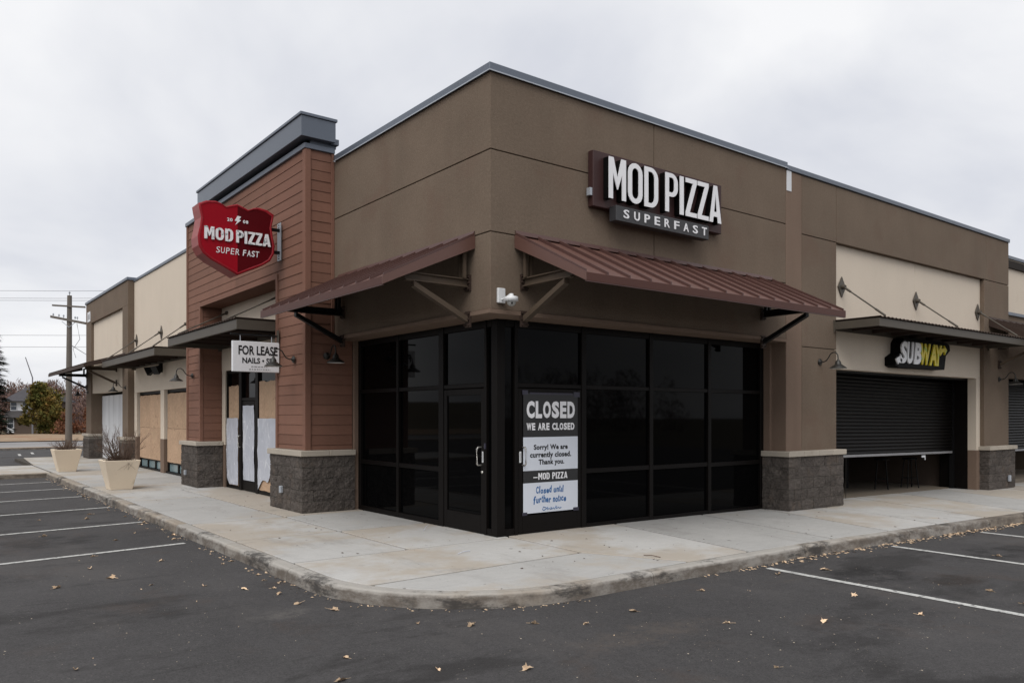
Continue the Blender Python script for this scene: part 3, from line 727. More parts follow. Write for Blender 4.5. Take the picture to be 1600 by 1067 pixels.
part('portal_trim', ST, TX - .0165, TX + .06, 6.107, 11.143, PZ, PZ + .095, bevel=.004)
part('portal_soffit', ST, TX + .062, -.02, PO0, PO1, PZ + .005, PZ + .03)
# tower top
part('flashing', M['coping'], TX - .035, -.003, 4.765, 12.235, 6.452, 6.545, bevel=.006)
part('cornice_neck', M['cornice'], -.46, .03, 4.80, 10.6, 6.546, 6.63)
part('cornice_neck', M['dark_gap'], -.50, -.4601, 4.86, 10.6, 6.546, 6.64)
part('cornice_box', M['cornice'], -.69, -.04, 4.66, 10.82, 6.615, 6.975, bevel=.006)
part('cornice_cap', M['coping'], -.715, -.015, 4.635, 10.845, 6.977, 7.03, bevel=.006)
part('cornice_step', M['cornice'], -.10, .05, 4.72, 5.6, 6.60, 6.70)
# inner entrance wall
part('cream_panel', M['cream'], -.05, .3, PO0, PO1, 2.80, PZ + .005)
part('cream_panel', M['cream'], -.05, .3, 10.80, PO1 - .02, 1.02, 2.80)
part('wainscot', M['stucco_strip'], -.055, .3, 10.80, PO1 - .02, -.05, 1.02)
part('wall_core', M['wall_in'], .10, .3, PO0, 10.8, -.05, 2.8)
for y0, y1 in ((10.70, 10.80), (9.73, 9.91), (8.66, 8.83), (6.2, 6.35)): mull(-.02, .08, y0, y1, -.03, 2.80)
for y0, y1 in ((9.91, 10.70), (6.35, 8.66)):
    mull(-.01, .07, y0, y1, 2.72, 2.80); mull(-.01, .07, y0, y1, -.03, .08); pane('glass_pane', .03, .04, y0, y1, .08, 2.72)
mull(-.01, .07, 8.83, 9.73, 2.06, 2.13); pane('glass_pane', .03, .04, 8.83, 9.73, 2.13, 2.72); mull(-.01, .07, 8.83, 9.73, 2.72, 2.80)
d3, f3 = shop_door('y', 8.83, 9.73, 9.80, top=2.06, plane=.0, kick=.22)
# ---------- cream wall with two boarded windows
for y0, y1 in ((TY1 + .01, 16.875), (16.883, 20.5)): part('cream_panel', M['cream'], 0, .28, y0, y1, 2.50, 6.24, bevel=.004)
part('wall_core', M['cream'], .015, .27, TY1, 20.5, 2.6, 6.2)
for y0, y1 in ((TY1 + .01, 13.3), (16.64, 17.06), (20.14, 20.5)):
    part('cream_panel', M['cream'], 0, .28, y0, y1, 1.02, 2.498); part('wainscot', M['stucco_strip'], -.005, .28, y0, y1, -.05, 1.018)
coping([(-.035, TY1 + .01), (.3, TY1 + .01), (.3, 20.47), (-.035, 20.47)], 6.242, 6.33)
for y0, y1 in ((13.3, 16.64), (17.06, 20.14)):
    mull(.10, .2, y0, y1, 2.42, 2.498); mull(.05, .22, y0, y1, -.05, .06); mull(.10, .2, y0, y1, .29, .36)
    mull(.10, .2, y0, y0 + .1, .06, 2.42); mull(.10, .2, y1 - .1, y1, .06, 2.42)
    n = 3; w = (y1 - y0 - .2) / n
    for k in range(1, n): mull(.10, .2, y0 + .1 + w * k - .05, y0 + .1 + w * k + .05, .06, .29)
    for k in range(n):
        p_ = part('glass_pane', M['blue_glass'], .14, .15, y0 + .1 + w * k + (.05 if k else 0), y0 + .1 + w * (k + 1) - (.05 if k < n - 1 else 0), .06, .29)
    part('wall_core', M['wall_in'], .21, .28, y0, y1, .06, 2.5)
# ---------- far brown block
FX, FY0, FY1 = -.2, 20.5, 28.2
part('stucco_panel', M['stucco'], FX, .3, FY0, FY1, 5.46, 6.3, bevel=.006)
part('stucco_panel', M['stucco'], FX, .3, FY0, 21.35, 1.0, 5.46, bevel=.006)
part('stucco_panel', M['stucco'], FX, 1.0, 27.1, FY1, 1.0, 5.46, bevel=.006)
part('cream_panel', M['cream'], FX + .10, .3, 21.35, 27.1, 3.70, 5.46)
part('cream_panel', M['cream'], FX + .05, .3, 21.35, 27.1, 2.62, 3.70)
part('end_wall', M['stucco'], .0, 6, 27.9, 28.2, -.3, 5.46)
coping([(FX - .04, FY0 - .03), (.35, FY0 - .03), (.35, FY1 + .05), (FX - .04, FY1 + .05)], 6.302, 6.40)
sp = part('number_plate', M['white_sign'], FX - .012, FX - .002, 27.25, 27.85, 5.55, 5.95, label='small white plate high on the far brown block')
for k in range(3): box('number_print', M['grey_print'], sp, FX - .0145, FX - .013, 27.36 + k * .14, 27.45 + k * .14, 5.64, 5.86)
part('wall_core', M['wall_in'], .5, .6, 21.35, 27.1, -.05, 2.62)
# white painted boarding in its opening
wb = thing('white_boarding', 'tall white painted boarding filling the far doorway behind the planters', 'boarding', (.25, 24, 0))
for y0, y1 in ((21.36, 23.2), (23.21, 25.1), (25.11, 27.09)): box('board', M['white_board'], wb, .20, .225, y0, y1, .03, 2.52, bevel=.004)

# ---------- split-face stone bases
def stone_face(o, u, n, L, rows, start, parent=B, zoff=0., h=.2):
    """courses of rough blocks on a face: o corner (x, y), u direction along, n outward normal"""
    u = Vector((*u, 0)); n = Vector((*n, 0)); o = Vector((o[0], o[1], 0))
    for r in range(rows):
        cuts_ = [0.0]; x = .4 if (r + start) % 2 else .2
        while x < L - .12: cuts_.append(x + rnd.uniform(-.004, .004)); x += .4
        cuts_.append(L)
        for a, b in zip(cuts_, cuts_[1:]):
            nxx = max(2, int((b - a) / .055)); nz = 4; g = .0065
            vs_, fs = [], []
            for jz in range(nz + 1):
                for ix in range(nxx + 1):
                    aa = a + g + (b - a - 2 * g) * ix / nxx; z = r * h + g + (h - 2 * g) * jz / nz
                    edge = ix in (0, nxx) or jz in (0, nz)
                    P = o + u * aa
                    d = mnoise.noise(Vector((P.x * 9 + 3, P.y * 9, z * 9 + r * 7))) * .016 + mnoise.noise(Vector((P.x * 27, P.y * 27, z * 27))) * .008
                    d = .006 + d * 1.15 if not edge else .003 + d * .8
                    p = P + n * d; vs_.append((p.x, p.y, z + zoff))
            for jz in range(nz):
                for ix in range(nxx): q = jz * (nxx + 1) + ix; fs.append((q, q + 1, q + nxx + 2, q + nxx + 1))
            mm = MB().add(vs_, fs)
            # sides back into the wall
            ring = [i for i in range(nxx + 1)] + [(jz + 1) * (nxx + 1) - 1 for jz in range(1, nz + 1)] + [nz * (nxx + 1) + ix for ix in range(nxx - 1, -1, -1)] + [jz * (nxx + 1) for jz in range(nz - 1, 0, -1)]
            back = [tuple(Vector(vs_[i]) - n * .05) for i in ring]; k = len(ring)
            mm.add([vs_[i] for i in ring] + back, [(i, (i + 1) % k, k + (i + 1) % k, k + i) for i in range(k)])
            mm.build('stone_block', M['stone'], parent)
def pier(x0, x1, y0, y1, zb, front, faces, cap_z=1.0, rows=5, capx=None):
    part('stone_core', M['mortar'], x0 + .012, x1, y0 + .012, y1 - .012, zb - .15, zb + cap_z - .004)
    for fc in faces:
        if fc == 'W': stone_face((x0, y1), (0, -1), (-1, 0), y1 - y0, rows, 0, zoff=zb)
        if fc == 'S': stone_face((x0, y0), (1, 0), (0, -1), x1 - x0, rows, 1, zoff=zb)
    # cap stones
    zc = zb + cap_z
    if front == 'W':
        part('cap_stone', M['cap'], x0 - .045, x0 + .5, y0 - .045, y1 + .045, zc, zc + .10, bevel=.008)
        L = x1 - (x0 + .504); k = max(1, round(L / .45))
        for i in range(k): part('cap_stone', M['cap'], x0 + .504 + L * i / k, x0 + .50 + L * (i + 1) / k, y0 - .045, y0 + .3, zc, zc + .10, bevel=.008)
    else:
        L = x1 - x0 + .09; k = max(3, round(L / .5))
        for i in range(k): part('cap_stone', M['cap'], x0 - .045 + L * i / k + (.002 if i else 0), x0 - .045 + L * (i + 1) / k - .002, y0 - .045, y1, zc, zc + .10, bevel=.008)
pier(-.66, .355, 4.69, 6.22, 0, 'W', 'WS')
pier(-.66, -.06, 10.94, 12.30, 0, 'W', 'WS')
pier(FX - .10, .3, 20.40, 21.45, 0, 'W', 'WS', cap_z=.9, rows=4)
pier(FX - .10, .9, 27.0, 28.3, 0, 'W', 'WS', cap_z=.9, rows=4)
pier(6.68, 8.56, -.13, .44, zs(7), 'S', 'WS')
pier(15.38, 17.0, -.13, .7, zs(15.6), 'S', 'WS', cap_z=1.0)
for (x0, x1, y0, y1, z0, z1) in ((-.72, -.665, 5.55, 5.63, .30, .43), (-.72, -.665, 11.80, 11.87, .26, .38)):
    part('outlet_box', M['galv'], x0, x1, y0, y1, z0, z1, bevel=.008)
part('outlet_box', M['galv'], 16.48, 16.60, -.19, -.142, .17 + zs(15.6), .33 + zs(15.6), bevel=.008)

# ---------- roller shutters (sandwich shop, next bay)
def shutter(x0, x1, y, z0, z1, label, slope=0.):
    T = thing('roller_shutter', label, 'shutter', ((x0 + x1) / 2, y, z0))
    n = int((z1 - z0) / .078); mm = MB()
    zz_ = [z0 + (z1 - z0) * i / n for i in range(n + 1)]
    for a, b in zip(zz_, zz_[1:]):
        prof = [(0.0, a + .003), (-.022, a + .010), (-.030, a + .026), (-.016, b - .022), (0, b - .003)]
        v = [(x, y + d, z - slope * (x - x0)) for x in (x0, x1) for d, z in prof]; k = len(prof)
        mm.add(v, [(i, i + 1, k + i + 1, k + i) for i in range(k - 1)])
        mm.add([(x0, y + .004, a), (x1, y + .004, a - slope * (x1 - x0)), (x1, y + .004, b - slope * (x1 - x0)), (x0, y + .004, b)], [(0, 1, 2, 3)])
    mm.build('slat', M['shutter'], T, kind='stuff')
    s = slope * (x1 - x0)
    mm = MB().hexa([(x0, y - .03, z0 - .055), (x1, y - .03, z0 - .055 - s), (x1, y + .02, z0 - .055 - s), (x0, y + .02, z0 - .055), (x0, y - .03, z0), (x1, y - .03, z0 - s), (x1, y + .02, z0 - s), (x0, y + .02, z0)])
    mm.build('bottom_bar', M['bar_grey'], T, bevel=.006)
    mm = MB().box(x1 - .001, x1 + .07, y - .05, y + .05, -.25, z1 + .02); mm.build('guide_rail', M['black'], T)
    return T
sh1 = shutter(8.57, 15.16, .68, .88, 2.64, 'dark slatted roller shutter half lowered over the sandwich shop counter', .010)
sh2 = shutter(17.0, 24, .72, .75, 2.74, 'dark roller shutter past the last stone based pier')
for (x, z, a) in ((9.05, .70, .5), (13.62, .70, -.5)):
    mm = MB().box(x - .09, x + .09, .66, .672, z + .0, z + .05); mm.box(x + .05, x + .085, .655, .664, z - .06, z + .02)
    o = mm.build('torn_tape', M['white_sign'], sh1)
mm = MB().tube([(10.05, .66, .82), (10.05, .665, -.08)], .006, 5); mm.build('pull_cord', M['lamp'], sh1)
# interior behind the shutter
part('shop_floor', M['floor_in'], 8.5, 24.5, .745, 7, -.30, -.13)
m = MB().prism([(8.5, .62), (15.45, .62), (15.45, 3.2), (8.5, 3.2)], lambda x, y: zs(x) - .12, lambda x, y: zs(x) - .003); m.build('shop_floor', M['floor_in'], B)
part('inner_wall', M['wall_in'], 8.4, 24, 5.0, 5.1, -.3, 5.7); part('inner_wall', M['wall_in'], 8.42, 8.5, .7, 5, -.3, 5.7)
part('inner_wall', M['house_wall'], 15.45, 15.55, 1.0, 5, -.3, 2.72); part('inner_ceiling', M['wall_in'], 8.5, 24, 1.0, 5, 2.72, 2.8)
part('inner_wall', M['wall_in'], 13.2, 15.4, 3.6, 3.7, -.3, 2.7)

# ================================================================== AWNINGS
def sloped_awning(side, s0, s1, label, arms, group='sloped maroon metal awnings', depth=1.41, zw=4.165, zf_=3.47, drop=.13, rust=False):
    """standing-seam roof on two braced arms. side 'R' along +X on plane Y=0, 'L' along +Y on plane X=0"""
    X0 = 0 if side != 'F' else FX
    MM = {'maroon_dark': M['deck'], 'under': M['under'], 'maroon': M['deck'], 'maroon_rib': M['deck'], 'bronze': M['bronze'], 'deck': M['deck']} if rust else M
    P = (lambda s, d, z: (s, -d, z)) if side == 'R' else (lambda s, d, z: (X0 - d, s, z))
    T = thing('metal_awning', label, 'awning', P((s0 + s1) / 2, .0, zf_), group)
    zt = lambda d: zw + (zf_ - zw) * d / depth
    H = lambda a0, a1, pts: MB().loft([P(a0, d, z) for d, z in pts], [P(a1, d, z) for d, z in pts])
    # flat pans between seams
    n = max(3, round((s1 - s0) / .405)); w = (s1 - s0) / n
    for i in range(n):
        H(s0 + w * i + .001, s0 + w * (i + 1) - .001, [(.006, zt(0)), (depth, zt(depth)), (depth, zt(depth) - .02), (.006, zt(0) - .02)]).build('roof_panel', MM['maroon'], T)
    for i in range(n + 1):
        s = min(max(s0 + w * i, s0 + .012), s1 - .012)
        H(s - .011, s + .011, [(.01, zt(0) + .048), (depth - .012, zt(depth) + .045), (depth - .012, zt(depth) + .0005), (.01, zt(0) + .0005)]).build('seam_rib', MM['maroon_rib'], T)
    H(s0, s1, [(depth + .001, zf_ + .004), (depth + .014, zf_ + .004), (depth + .014, zf_ - drop + .03), (depth + .001, zf_ - drop + .03)]).build('front_fascia', MM['maroon_dark'], T, bevel=.003)
    H(s0, s1, [(depth - .012, zf_ - drop + .028), (depth + .018, zf_ - drop + .028), (depth + .018, zf_ - drop + .018), (depth - .012, zf_ - drop + .018)]).build('fascia_lip', MM['maroon_rib'], T)
    for a in (s0, s1):
        e0, e1 = (a - .013, a - .001) if a == s0 else (a + .001, a + .013)
        H(e0, e1, [(.004, zt(0) + .012), (depth + .014, zf_ + .006), (depth + .014, zf_ - drop + .03), (.85 * depth, zt(.85 * depth) - drop + .03), (.004, zt(0) - .165)]).build('end_fascia', MM['maroon'], T)
    H(s0, s1, [(.002, zw + .075), (.010, zw + .075), (.035, zw + .014), (.008, zw + .004)]).build('wall_flashing', MM['maroon_rib'], T)
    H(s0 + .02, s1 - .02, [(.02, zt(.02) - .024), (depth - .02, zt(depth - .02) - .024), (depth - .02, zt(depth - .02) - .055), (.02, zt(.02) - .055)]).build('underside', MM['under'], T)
    za_ = min(3.60, zt(1.0) - .19)
    for s in arms:
        BR = M['black'] if s == arms[-1] else M['brace']  # last bracket black: the shade it stands in is put into its colour
        mm = MB()     # horizontal I-beam arm
        for z0, z1, hw in ((za_, za_ + .015, .045), (za_ + .015, za_ + .10, .008), (za_ + .10, za_ + .115, .045)):
            mm.loft([P(s - hw, .04, z0), P(s + hw, .04, z0), P(s + hw, .04, z1), P(s - hw, .04, z1)], [P(s - hw, 1.02, z0), P(s + hw, 1.02, z0), P(s + hw, 1.02, z1), P(s - hw, 1.02, z1)])
        a_ = mm.build('arm', BR, T)
        mm = MB().loft([P(s - .045, .05, za_ - .48), P(s + .045, .05, za_ - .48), P(s + .045, .05, za_ - .40), P(s - .045, .05, za_ - .40)], [P(s - .045, .90, za_ - .07), P(s + .045, .90, za_ - .07), P(s + .045, .90, za_), P(s - .045, .90, za_)])
        b_ = mm.build('strut', BR, T)
        mm = MB()
        for sx in (-.05, .05):
            mm.loft([P(s + sx - .02, .09, za_ + .115), P(s + sx + .02, .09, za_ + .115), P(s + sx + .02, .09, zt(.1) - .09), P(s + sx - .02, .09, zt(.1) - .09)], [P(s + sx - .02, .14, za_ + .115), P(s + sx + .02, .14, za_ + .115), P(s + sx + .02, .14, zt(.1) - .11), P(s + sx - .02, .14, zt(.1) - .11)])
        mm.build('post', BR, T)
        for z0, par in ((za_ - .05, a_), (za_ - .55, b_)):
            mm = MB().loft([P(s - .06, .002, z0), P(s + .06, .002, z0), P(s + .06, .002, z0 + .22), P(s - .06, .002, z0 + .22)], [P(s - .06, .03, z0), P(s + .06, .03, z0), P(s + .06, .03, z0 + .22), P(s - .06, .03, z0 + .22)])
            for zb in (.03, .11, .19):
                for sb in (-.045, .045): mm.tube([P(s + sb, .03, z0 + zb), P(s + sb, .055, z0 + zb)], .014, 6)
            mm.build('wall_plate', MM['deck'], par)
    return T
sloped_awning('R', .42, 6.34, 'maroon standing seam awning over the storefront side carrying the white lettered panel', (.56, 6.05))
sloped_awning('L', .36, 4.62, 'maroon standing seam awning running back from the corner to the sided tower', (.50, 4.42))
sloped_awning('F', 20.9, 29.0, 'rusty brown sloped awning over the far white boarded doorway', (22.2, 28.0), depth=1.25, zw=3.80, zf_=3.44, rust=True)
sloped_awning('R', 15.70, 21.4, 'brown sloped awning starting behind the last flat canopy', (16.3, 20.9), rust=True)

def flat_canopy(side, s0, s1, depth, wall, label, anchors, az=4.30, z0=3.33, z1=3.51):
    P = (lambda s, d, z: (s, wall - d, z)) if side == 'R' else (lambda s, d, z: (wall - d, s, z))
    T = thing('flat_canopy', label, 'canopy', P((s0 + s1) / 2, 0, z0), 'flat bronze canopies hung on rods')
    bx_ = lambda a0, a1, d0, d1, za, zb: MB().hexa([P(a0, d0, za), P(a1, d0, za), P(a1, d1, za), P(a0, d1, za), P(a0, d0, zb), P(a1, d0, zb), P(a1, d1, zb), P(a0, d1, zb)])
    bx_(s0, s1, depth - .05, depth, z0, z1).build('front_beam', M['bronze'], T, bevel=.004)
    for a0, a1 in ((s0, s0 + .05), (s1 - .05, s1)): bx_(a0, a1, .002, depth - .0505, z0, z1).build('end_beam', M['bronze'], T, bevel=.004)
    bx_(s0 + .051, s1 - .051, .002, .06, z0, z1).build('wall_beam', M['bronze'], T)
    # ribbed deck, running front to back, with its wavy front edge proud of the beam
    n = int((s1 - s0) / .075); mm = MB(); row = []
    for i in range(n + 1):
        s = s0 + (s1 - s0) * i / n; z = z1 + (.012 if i % 2 else .042)
        row.append((s, z))
    for (a, za), (b, zb) in zip(row, row[1:]):
        mm.hexa([P(a, .01, za - .008), P(b, .01, zb - .008), P(b, depth + .03, zb - .008), P(a, depth + .03, za - .008), P(a, .01, za), P(b, .01, zb), P(b, depth + .03, zb), P(a, depth + .03, za)])
    mm.build('ribbed_deck', M['deck'], T)
    k = int((s1 - s0) / .75)
    for i in range(1, k): 
        s = s0 + (s1 - s0) * i / k; bx_(s - .025, s + .025, .061, depth - .051, z0 + .03, z1 - .01).build('joist', M['deck'], T)
    for a0 in (s0 - .014, s1 + .002): bx_(a0, a0 + .012, .003, .14, z0 - .05, z1 + .04).build('wall_plate', M['bronze'], T)
    for s in anchors:
        d0 = .012
        pl = MB().loft([P(s, d0, az - .21), P(s + .14, d0, az), P(s, d0, az + .21), P(s - .14, d0, az)], [P(s, d0 + .018, az - .21), P(s + .14, d0 + .018, az), P(s, d0 + .018, az + .21), P(s - .14, d0 + .018, az)]).build('diamond_plate', M['bronze'], T)
        a = Vector(P(s, .06, az)); b = Vector(P(s, depth - .12, z1 + .09)); d = (b - a).normalized()
        mm = MB().tube([a, b], .015, 6); mm.tube([a + d * .05, a + d * .19], .024, 6); mm.tube([b - d * .24, b], .022, 6)
        mm.tube([P(s, depth - .12, z1 + .02), b], .02, 6); mm.build('tie_rod', M['bronze'], T)
        mm = MB().tube([P(s, .03, az), P(s, .10, az - .01)], .045, 8); mm.build('clevis', M['bronze'], pl)
    return T
flat_canopy('R', 8.42, 15.62, 1.03, .10, 'flat bronze canopy on tie rods above the sandwich shop shutter', (8.86, 12.0, 15.24), az=4.32, z0=3.42, z1=3.57)
flat_canopy('L', 6.215, 11.03, 1.30, -.05 + .052, 'flat bronze canopy over the papered entrance beneath the red shield', (7.30, 10.62), az=4.18)
flat_canopy('L', 13.45, 20.25, 1.03, 0, 'flat bronze canopy over the two boarded windows of the cream wall', (14.1, 16.9, 20.1), az=4.24, z0=3.30, z1=3.49)

# ================================================================== SIGNS
# wall sign with raised letters
S = thing('lettered_wall_sign', 'dark maroon wall panel with large white block letters above the storefront awning', 'sign', (3.2, -.05, 4.6))
box('back_panel', M['sign_maroon'], S, 1.77, 4.74, -.115, -.004, 4.775, 5.595, bevel=.008)
KL = (-.235 + 8.504) / (-.35 + 8.504)          # letters sized for their plane 12 cm off the panel
LX = lambda x: -6.1875 + (x + 6.1875) * KL
LZ = lambda z: 1.71 + (z - 1.71) * KL
LT = LZ(5.455); LB = LZ(4.855)
lx = [(1.86, 2.21, 'M'), (2.255, 2.56, 'O'), (2.605, 2.905, 'D'), (3.07, 3.355, 'P'), (3.405, 3.495, 'I'), (3.545, 3.81, 'Z'), (3.835, 4.105, 'Z'), (4.13, 4.43, 'A')]
for a, b, ch in lx:
    a, b = LX(a), LX(b)
    lp = glyph(ch, b - a, LT - LB, .083)
    v, f = curve_mesh(lp, .105)
    r_ = MB().add(*lay(([(x + a, y + LB, z + .168) for x, y, z in v], f), RIGHT(-.004))).build('letter_return', M['letter_side'], S)
    v, f = curve_mesh(lp, .012)
    MB().add(*lay(([(x + a, y + LB, z + .2275) for x, y, z in v], f), RIGHT(-.004))).build('letter_face', M['letter_white'], r_)
sb = box('sub_panel', M['sign_grey'], S, LX(1.98), LX(4.08), -.26, -.117, LZ(4.545), LZ(4.765), bevel=.006)
for ch, x in zip('SUPERFAST', [2.13 + i * .2215 for i in range(9)]):
    v = fit(text_mesh(ch, .008, .018), LX(x), LX(x + .118), LZ(4.598), LZ(4.725))
    MB().add(*lay(v, RIGHT(-.265))).build('letter', M['letter_white'], sb)
box('junction_box', M['galv'], S, 1.72, 1.768, -.10, -.03, 4.93, 5.04)

# double-faced shield on a bracket
S = thing('shield_sign', 'red shield shaped projecting sign with white lettering on the sided tower', 'sign', (-1.4, 5.95, 4.3))
shp = [(-2.08, 5.46), (-1.95, 5.525), (-1.79, 5.545), (-1.70, 5.525), (-1.60, 5.475), (-1.50, 5.515), (-1.40, 5.55), (-1.30, 5.515), (-1.20, 5.475), (-1.10, 5.525), (-1.01, 5.545), (-.85, 5.525), (-.72, 5.46),
       (-.735, 5.36), (-.765, 5.22), (-.74, 5.05), (-.705, 4.88), (-.72, 4.72), (-.79, 4.59), (-.93, 4.49), (-1.16, 4.38), (-1.40, 4.26),
       (-1.64, 4.38), (-1.87, 4.49), (-2.01, 4.59), (-2.08, 4.72), (-2.095, 4.88), (-2.06, 5.05), (-2.035, 5.22), (-2.065, 5.36)]
YF, YB = 5.74, 6.15
KS = (YF + 8.504) / (5.85 + 8.504)
SX = lambda x: -6.1875 + (x + 6.1875) * KS
SZ = lambda z: 1.71 + (z - 1.71) * KS
shp = [(SX(x), SZ(z)) for x, z in shp]
SHIELD = lambda y: (lambda u, v, d: (SX(u), y - d, SZ(v)))
def inset(poly, k, c=(-1.4, 4.93)): return [(c[0] + (x - c[0]) * k, c[1] + (z - c[1]) * k) for x, z in poly]
n = len(shp); inn = inset(shp, .93)
mm = MB().add([(x, YF + .02, z) for x, z in shp] + [(x, YB, z) for x, z in shp], [(i, (i + 1) % n, n + (i + 1) % n, n + i) for i in range(n)] + [tuple(range(n, 2 * n))])
mm.build('cabinet', M['red_side'], S)
mid = inset(shp, .965)
mm = MB().add([(x, YF + .02, z) for x, z in shp] + [(x, YF - .004, z) for x, z in mid] + [(x, YF + .012, z) for x, z in inn],
              [(i, (i + 1) % n, n + (i + 1) % n, n + i) for i in range(n)] + [(n + i, n + (i + 1) % n, 2 * n + (i + 1) % n, 2 * n + i) for i in range(n)], True)
mm.build('rim', M['red_rim'], S)
it, ib = 6, 21
lh = [inn[i % n] for i in range(ib, ib + n - ib + it + 1)]; rh = [inn[i] for i in range(it, ib + 1)]
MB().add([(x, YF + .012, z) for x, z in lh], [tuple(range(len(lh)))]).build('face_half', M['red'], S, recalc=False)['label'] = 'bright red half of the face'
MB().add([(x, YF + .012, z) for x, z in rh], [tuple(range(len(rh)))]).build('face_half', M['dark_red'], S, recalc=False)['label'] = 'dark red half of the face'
M['letter_worn'] = mat('flaking_white_letter', (.80, .80, .82), .5, .05, 3, .03, 60, .02, stain=((.20, .27, .28), 16, .56, .62, .85))
for ch, a, b in (('M', -1.93, -1.75), ('O', -1.725, -1.57), ('D', -1.54, -1.395), ('P', -1.33, -1.19), ('I', -1.165, -1.12), ('Z', -1.095, -.965), ('Z', -.95, -.82), ('A', -.805, -.65)):
    sc_ = .93; a, b = -1.39 + (a + 1.29) * sc_, -1.39 + (b + 1.29) * sc_
    v, f = curve_mesh(glyph(ch, b - a, .225, .045), .03)
    MB().add(*lay(([(x + a, y + 4.845, z) for x, y, z in v], f), SHIELD(YF - .008))).build('letter', M['letter_worn'], S)
for body, a, b, z0, z1, bold in (*[(c, -1.78 + i * .0855, -1.78 + i * .0855 + .070, 4.625, 4.735, 0) for i, c in enumerate('SUPER')], *[(c, -1.305 + i * .079, -1.305 + i * .079 + .066, 4.625, 4.735, .014) for i, c in enumerate('FAST')], ('2', -1.585, -1.542, 5.215, 5.275, .02), ('0', -1.534, -1.49, 5.215, 5.275, .02), ('0', -1.30, -1.257, 5.215, 5.275, .03), ('8', -1.248, -1.205, 5.215, 5.275, .03)):
    MB().add(*lay(fit(text_mesh(body, .004, bold, .12 if z0 < 5 else 0), a, b, z0, z1), SHIELD(YF + .006))).build('lettering', M['letter_white'], S)
bolt = [(-1.40, 5.335), (-1.335, 5.325), (-1.375, 5.27), (-1.335, 5.262), (-1.44, 5.165), (-1.405, 5.235), (-1.45, 5.24)]
v, f = curve_mesh([bolt], .004); MB().add(*lay((v, f), SHIELD(YF + .006))).build('lightning_bolt', M['letter_white'], S)
for z in (5.20, 4.78):
    box('bracket_arm', M['black'], S, -.76, -.575, 5.92, 5.99, z - .025, z + .025)
br = box('wall_plate', M['galv'], S, -.59, -.571, 5.88, 6.04, 4.63, 5.34, bevel=.004)
for z in (4.67, 4.72, 5.25, 5.30): MB().tube([(-.60, 5.96, z), (-.59, 5.96, z)], .012, 6).build('bolt', M['black'], br)

# hanging lease sign
S = thing('hanging_sign', 'white hanging lease board with black capitals beside the tower pier', 'sign', (-1.0, 6.03, 2.6))
box('board', M['white_sign'], S, -1.44, -.565, 6.00, 6.075, 2.53, 3.09, bevel=.006)
def sign_text(body, a, b, z0, z1, bold, mtl='black_print', name='lettering'):
    MB().add(*lay(fit(text_mesh(body, .003, bold), a, b, z0, z1), RIGHT(5.997))).build(name, M[mtl], S)
sign_text('FOR LEASE', -1.335, -.60, 2.84, 3.01, .024)
sign_text('NAILS \u2022 SPA', -1.265, -.605, 2.685, 2.79, .026)
for z, a, b in ((2.625, -1.10, -.80), (2.575, -1.14, -.74)):
    x = a
    while x < b:
        w = rnd.uniform(.015, .05); box('small_print', M['grey_print'], S, x, min(b, x + w), 5.9965, 5.999, z - .009, z + .009); x += w + .018
mm = MB().tube([(-1.47, 6.035, 3.215), (-.60, 6.035, 3.215)], .016, 8); mm.build('arm', M['black'], S)
box('wall_plate', M['bronze'], S, -.59, -.572, 5.985, 6.085, 3.10, 3.33, bevel=.004)
for x in (-1.29, -.70): MB().tube([(x, 6.035, 3.09), (x, 6.035, 3.20)], .008, 6).build('hook', M['galv'], S)

# sandwich shop sign
KU = (-.155 + 8.504) / (-.1 + 8.504)
UX = lambda x: -6.1875 + (x + 6.1875) * KU
SUBR = lambda u, v, d: (UX(u), -.155 - d, 1.71 + (v - 1.71) * KU)
S = thing('letter_cabinet_sign', 'black backed white and yellow italic letter sign under the flat canopy', 'sign', (11.8, 0, 2.8))
back = [(10.62, 2.80), (10.78, 2.76), (12.90, 2.78), (12.93, 2.88), (12.98, 3.10), (13.20, 3.24), (13.16, 3.36), (13.0, 3.41), (11.3, 3.42), (11.0, 3.41), (10.88, 3.30), (10.86, 3.08), (10.62, 2.98)]
v, f = curve_mesh([back], .24); MB().add(*lay((v, f), RIGHT(-.02))).build('cabinet', M['letter_side'], S)
M['acrylic'] = mat('bright_white_acrylic', (.90, .90, .91), .35, .02, 3, .01, 40, 0)
W_, Yw = M['acrylic'], M['yellow']
xs_ = [(10.88, 11.22, 'S'), (11.20, 11.50, 'U'), (11.50, 11.84, 'B'), (11.82, 12.30, 'W'), (12.24, 12.58, 'A'), (12.54, 12.86, 'Y')]
for a, b, ch in xs_:
    vf = fit(text_mesh(ch, .03, .04, .20), a, b, 2.86, 3.34)
    MB().add(*lay(vf, SUBR)).build('letter', W_ if ch in 'SUB' else Yw, S)
for pts, mm_ in (([(10.96, 2.862), (10.96, 2.95), (10.86, 2.95), (10.90, 3.02), (10.70, 2.945), (10.80, 2.83), (10.83, 2.865)], W_), ([(12.74, 3.20), (12.84, 3.275), (12.97, 3.285), (12.97, 3.345), (13.11, 3.235), (12.99, 3.13), (12.98, 3.20), (12.88, 3.19), (12.78, 3.10)], Yw)):
    v, f = curve_mesh([pts], .03); MB().add(*lay((v, f), SUBR)).build('letter_arrow', mm_, S)

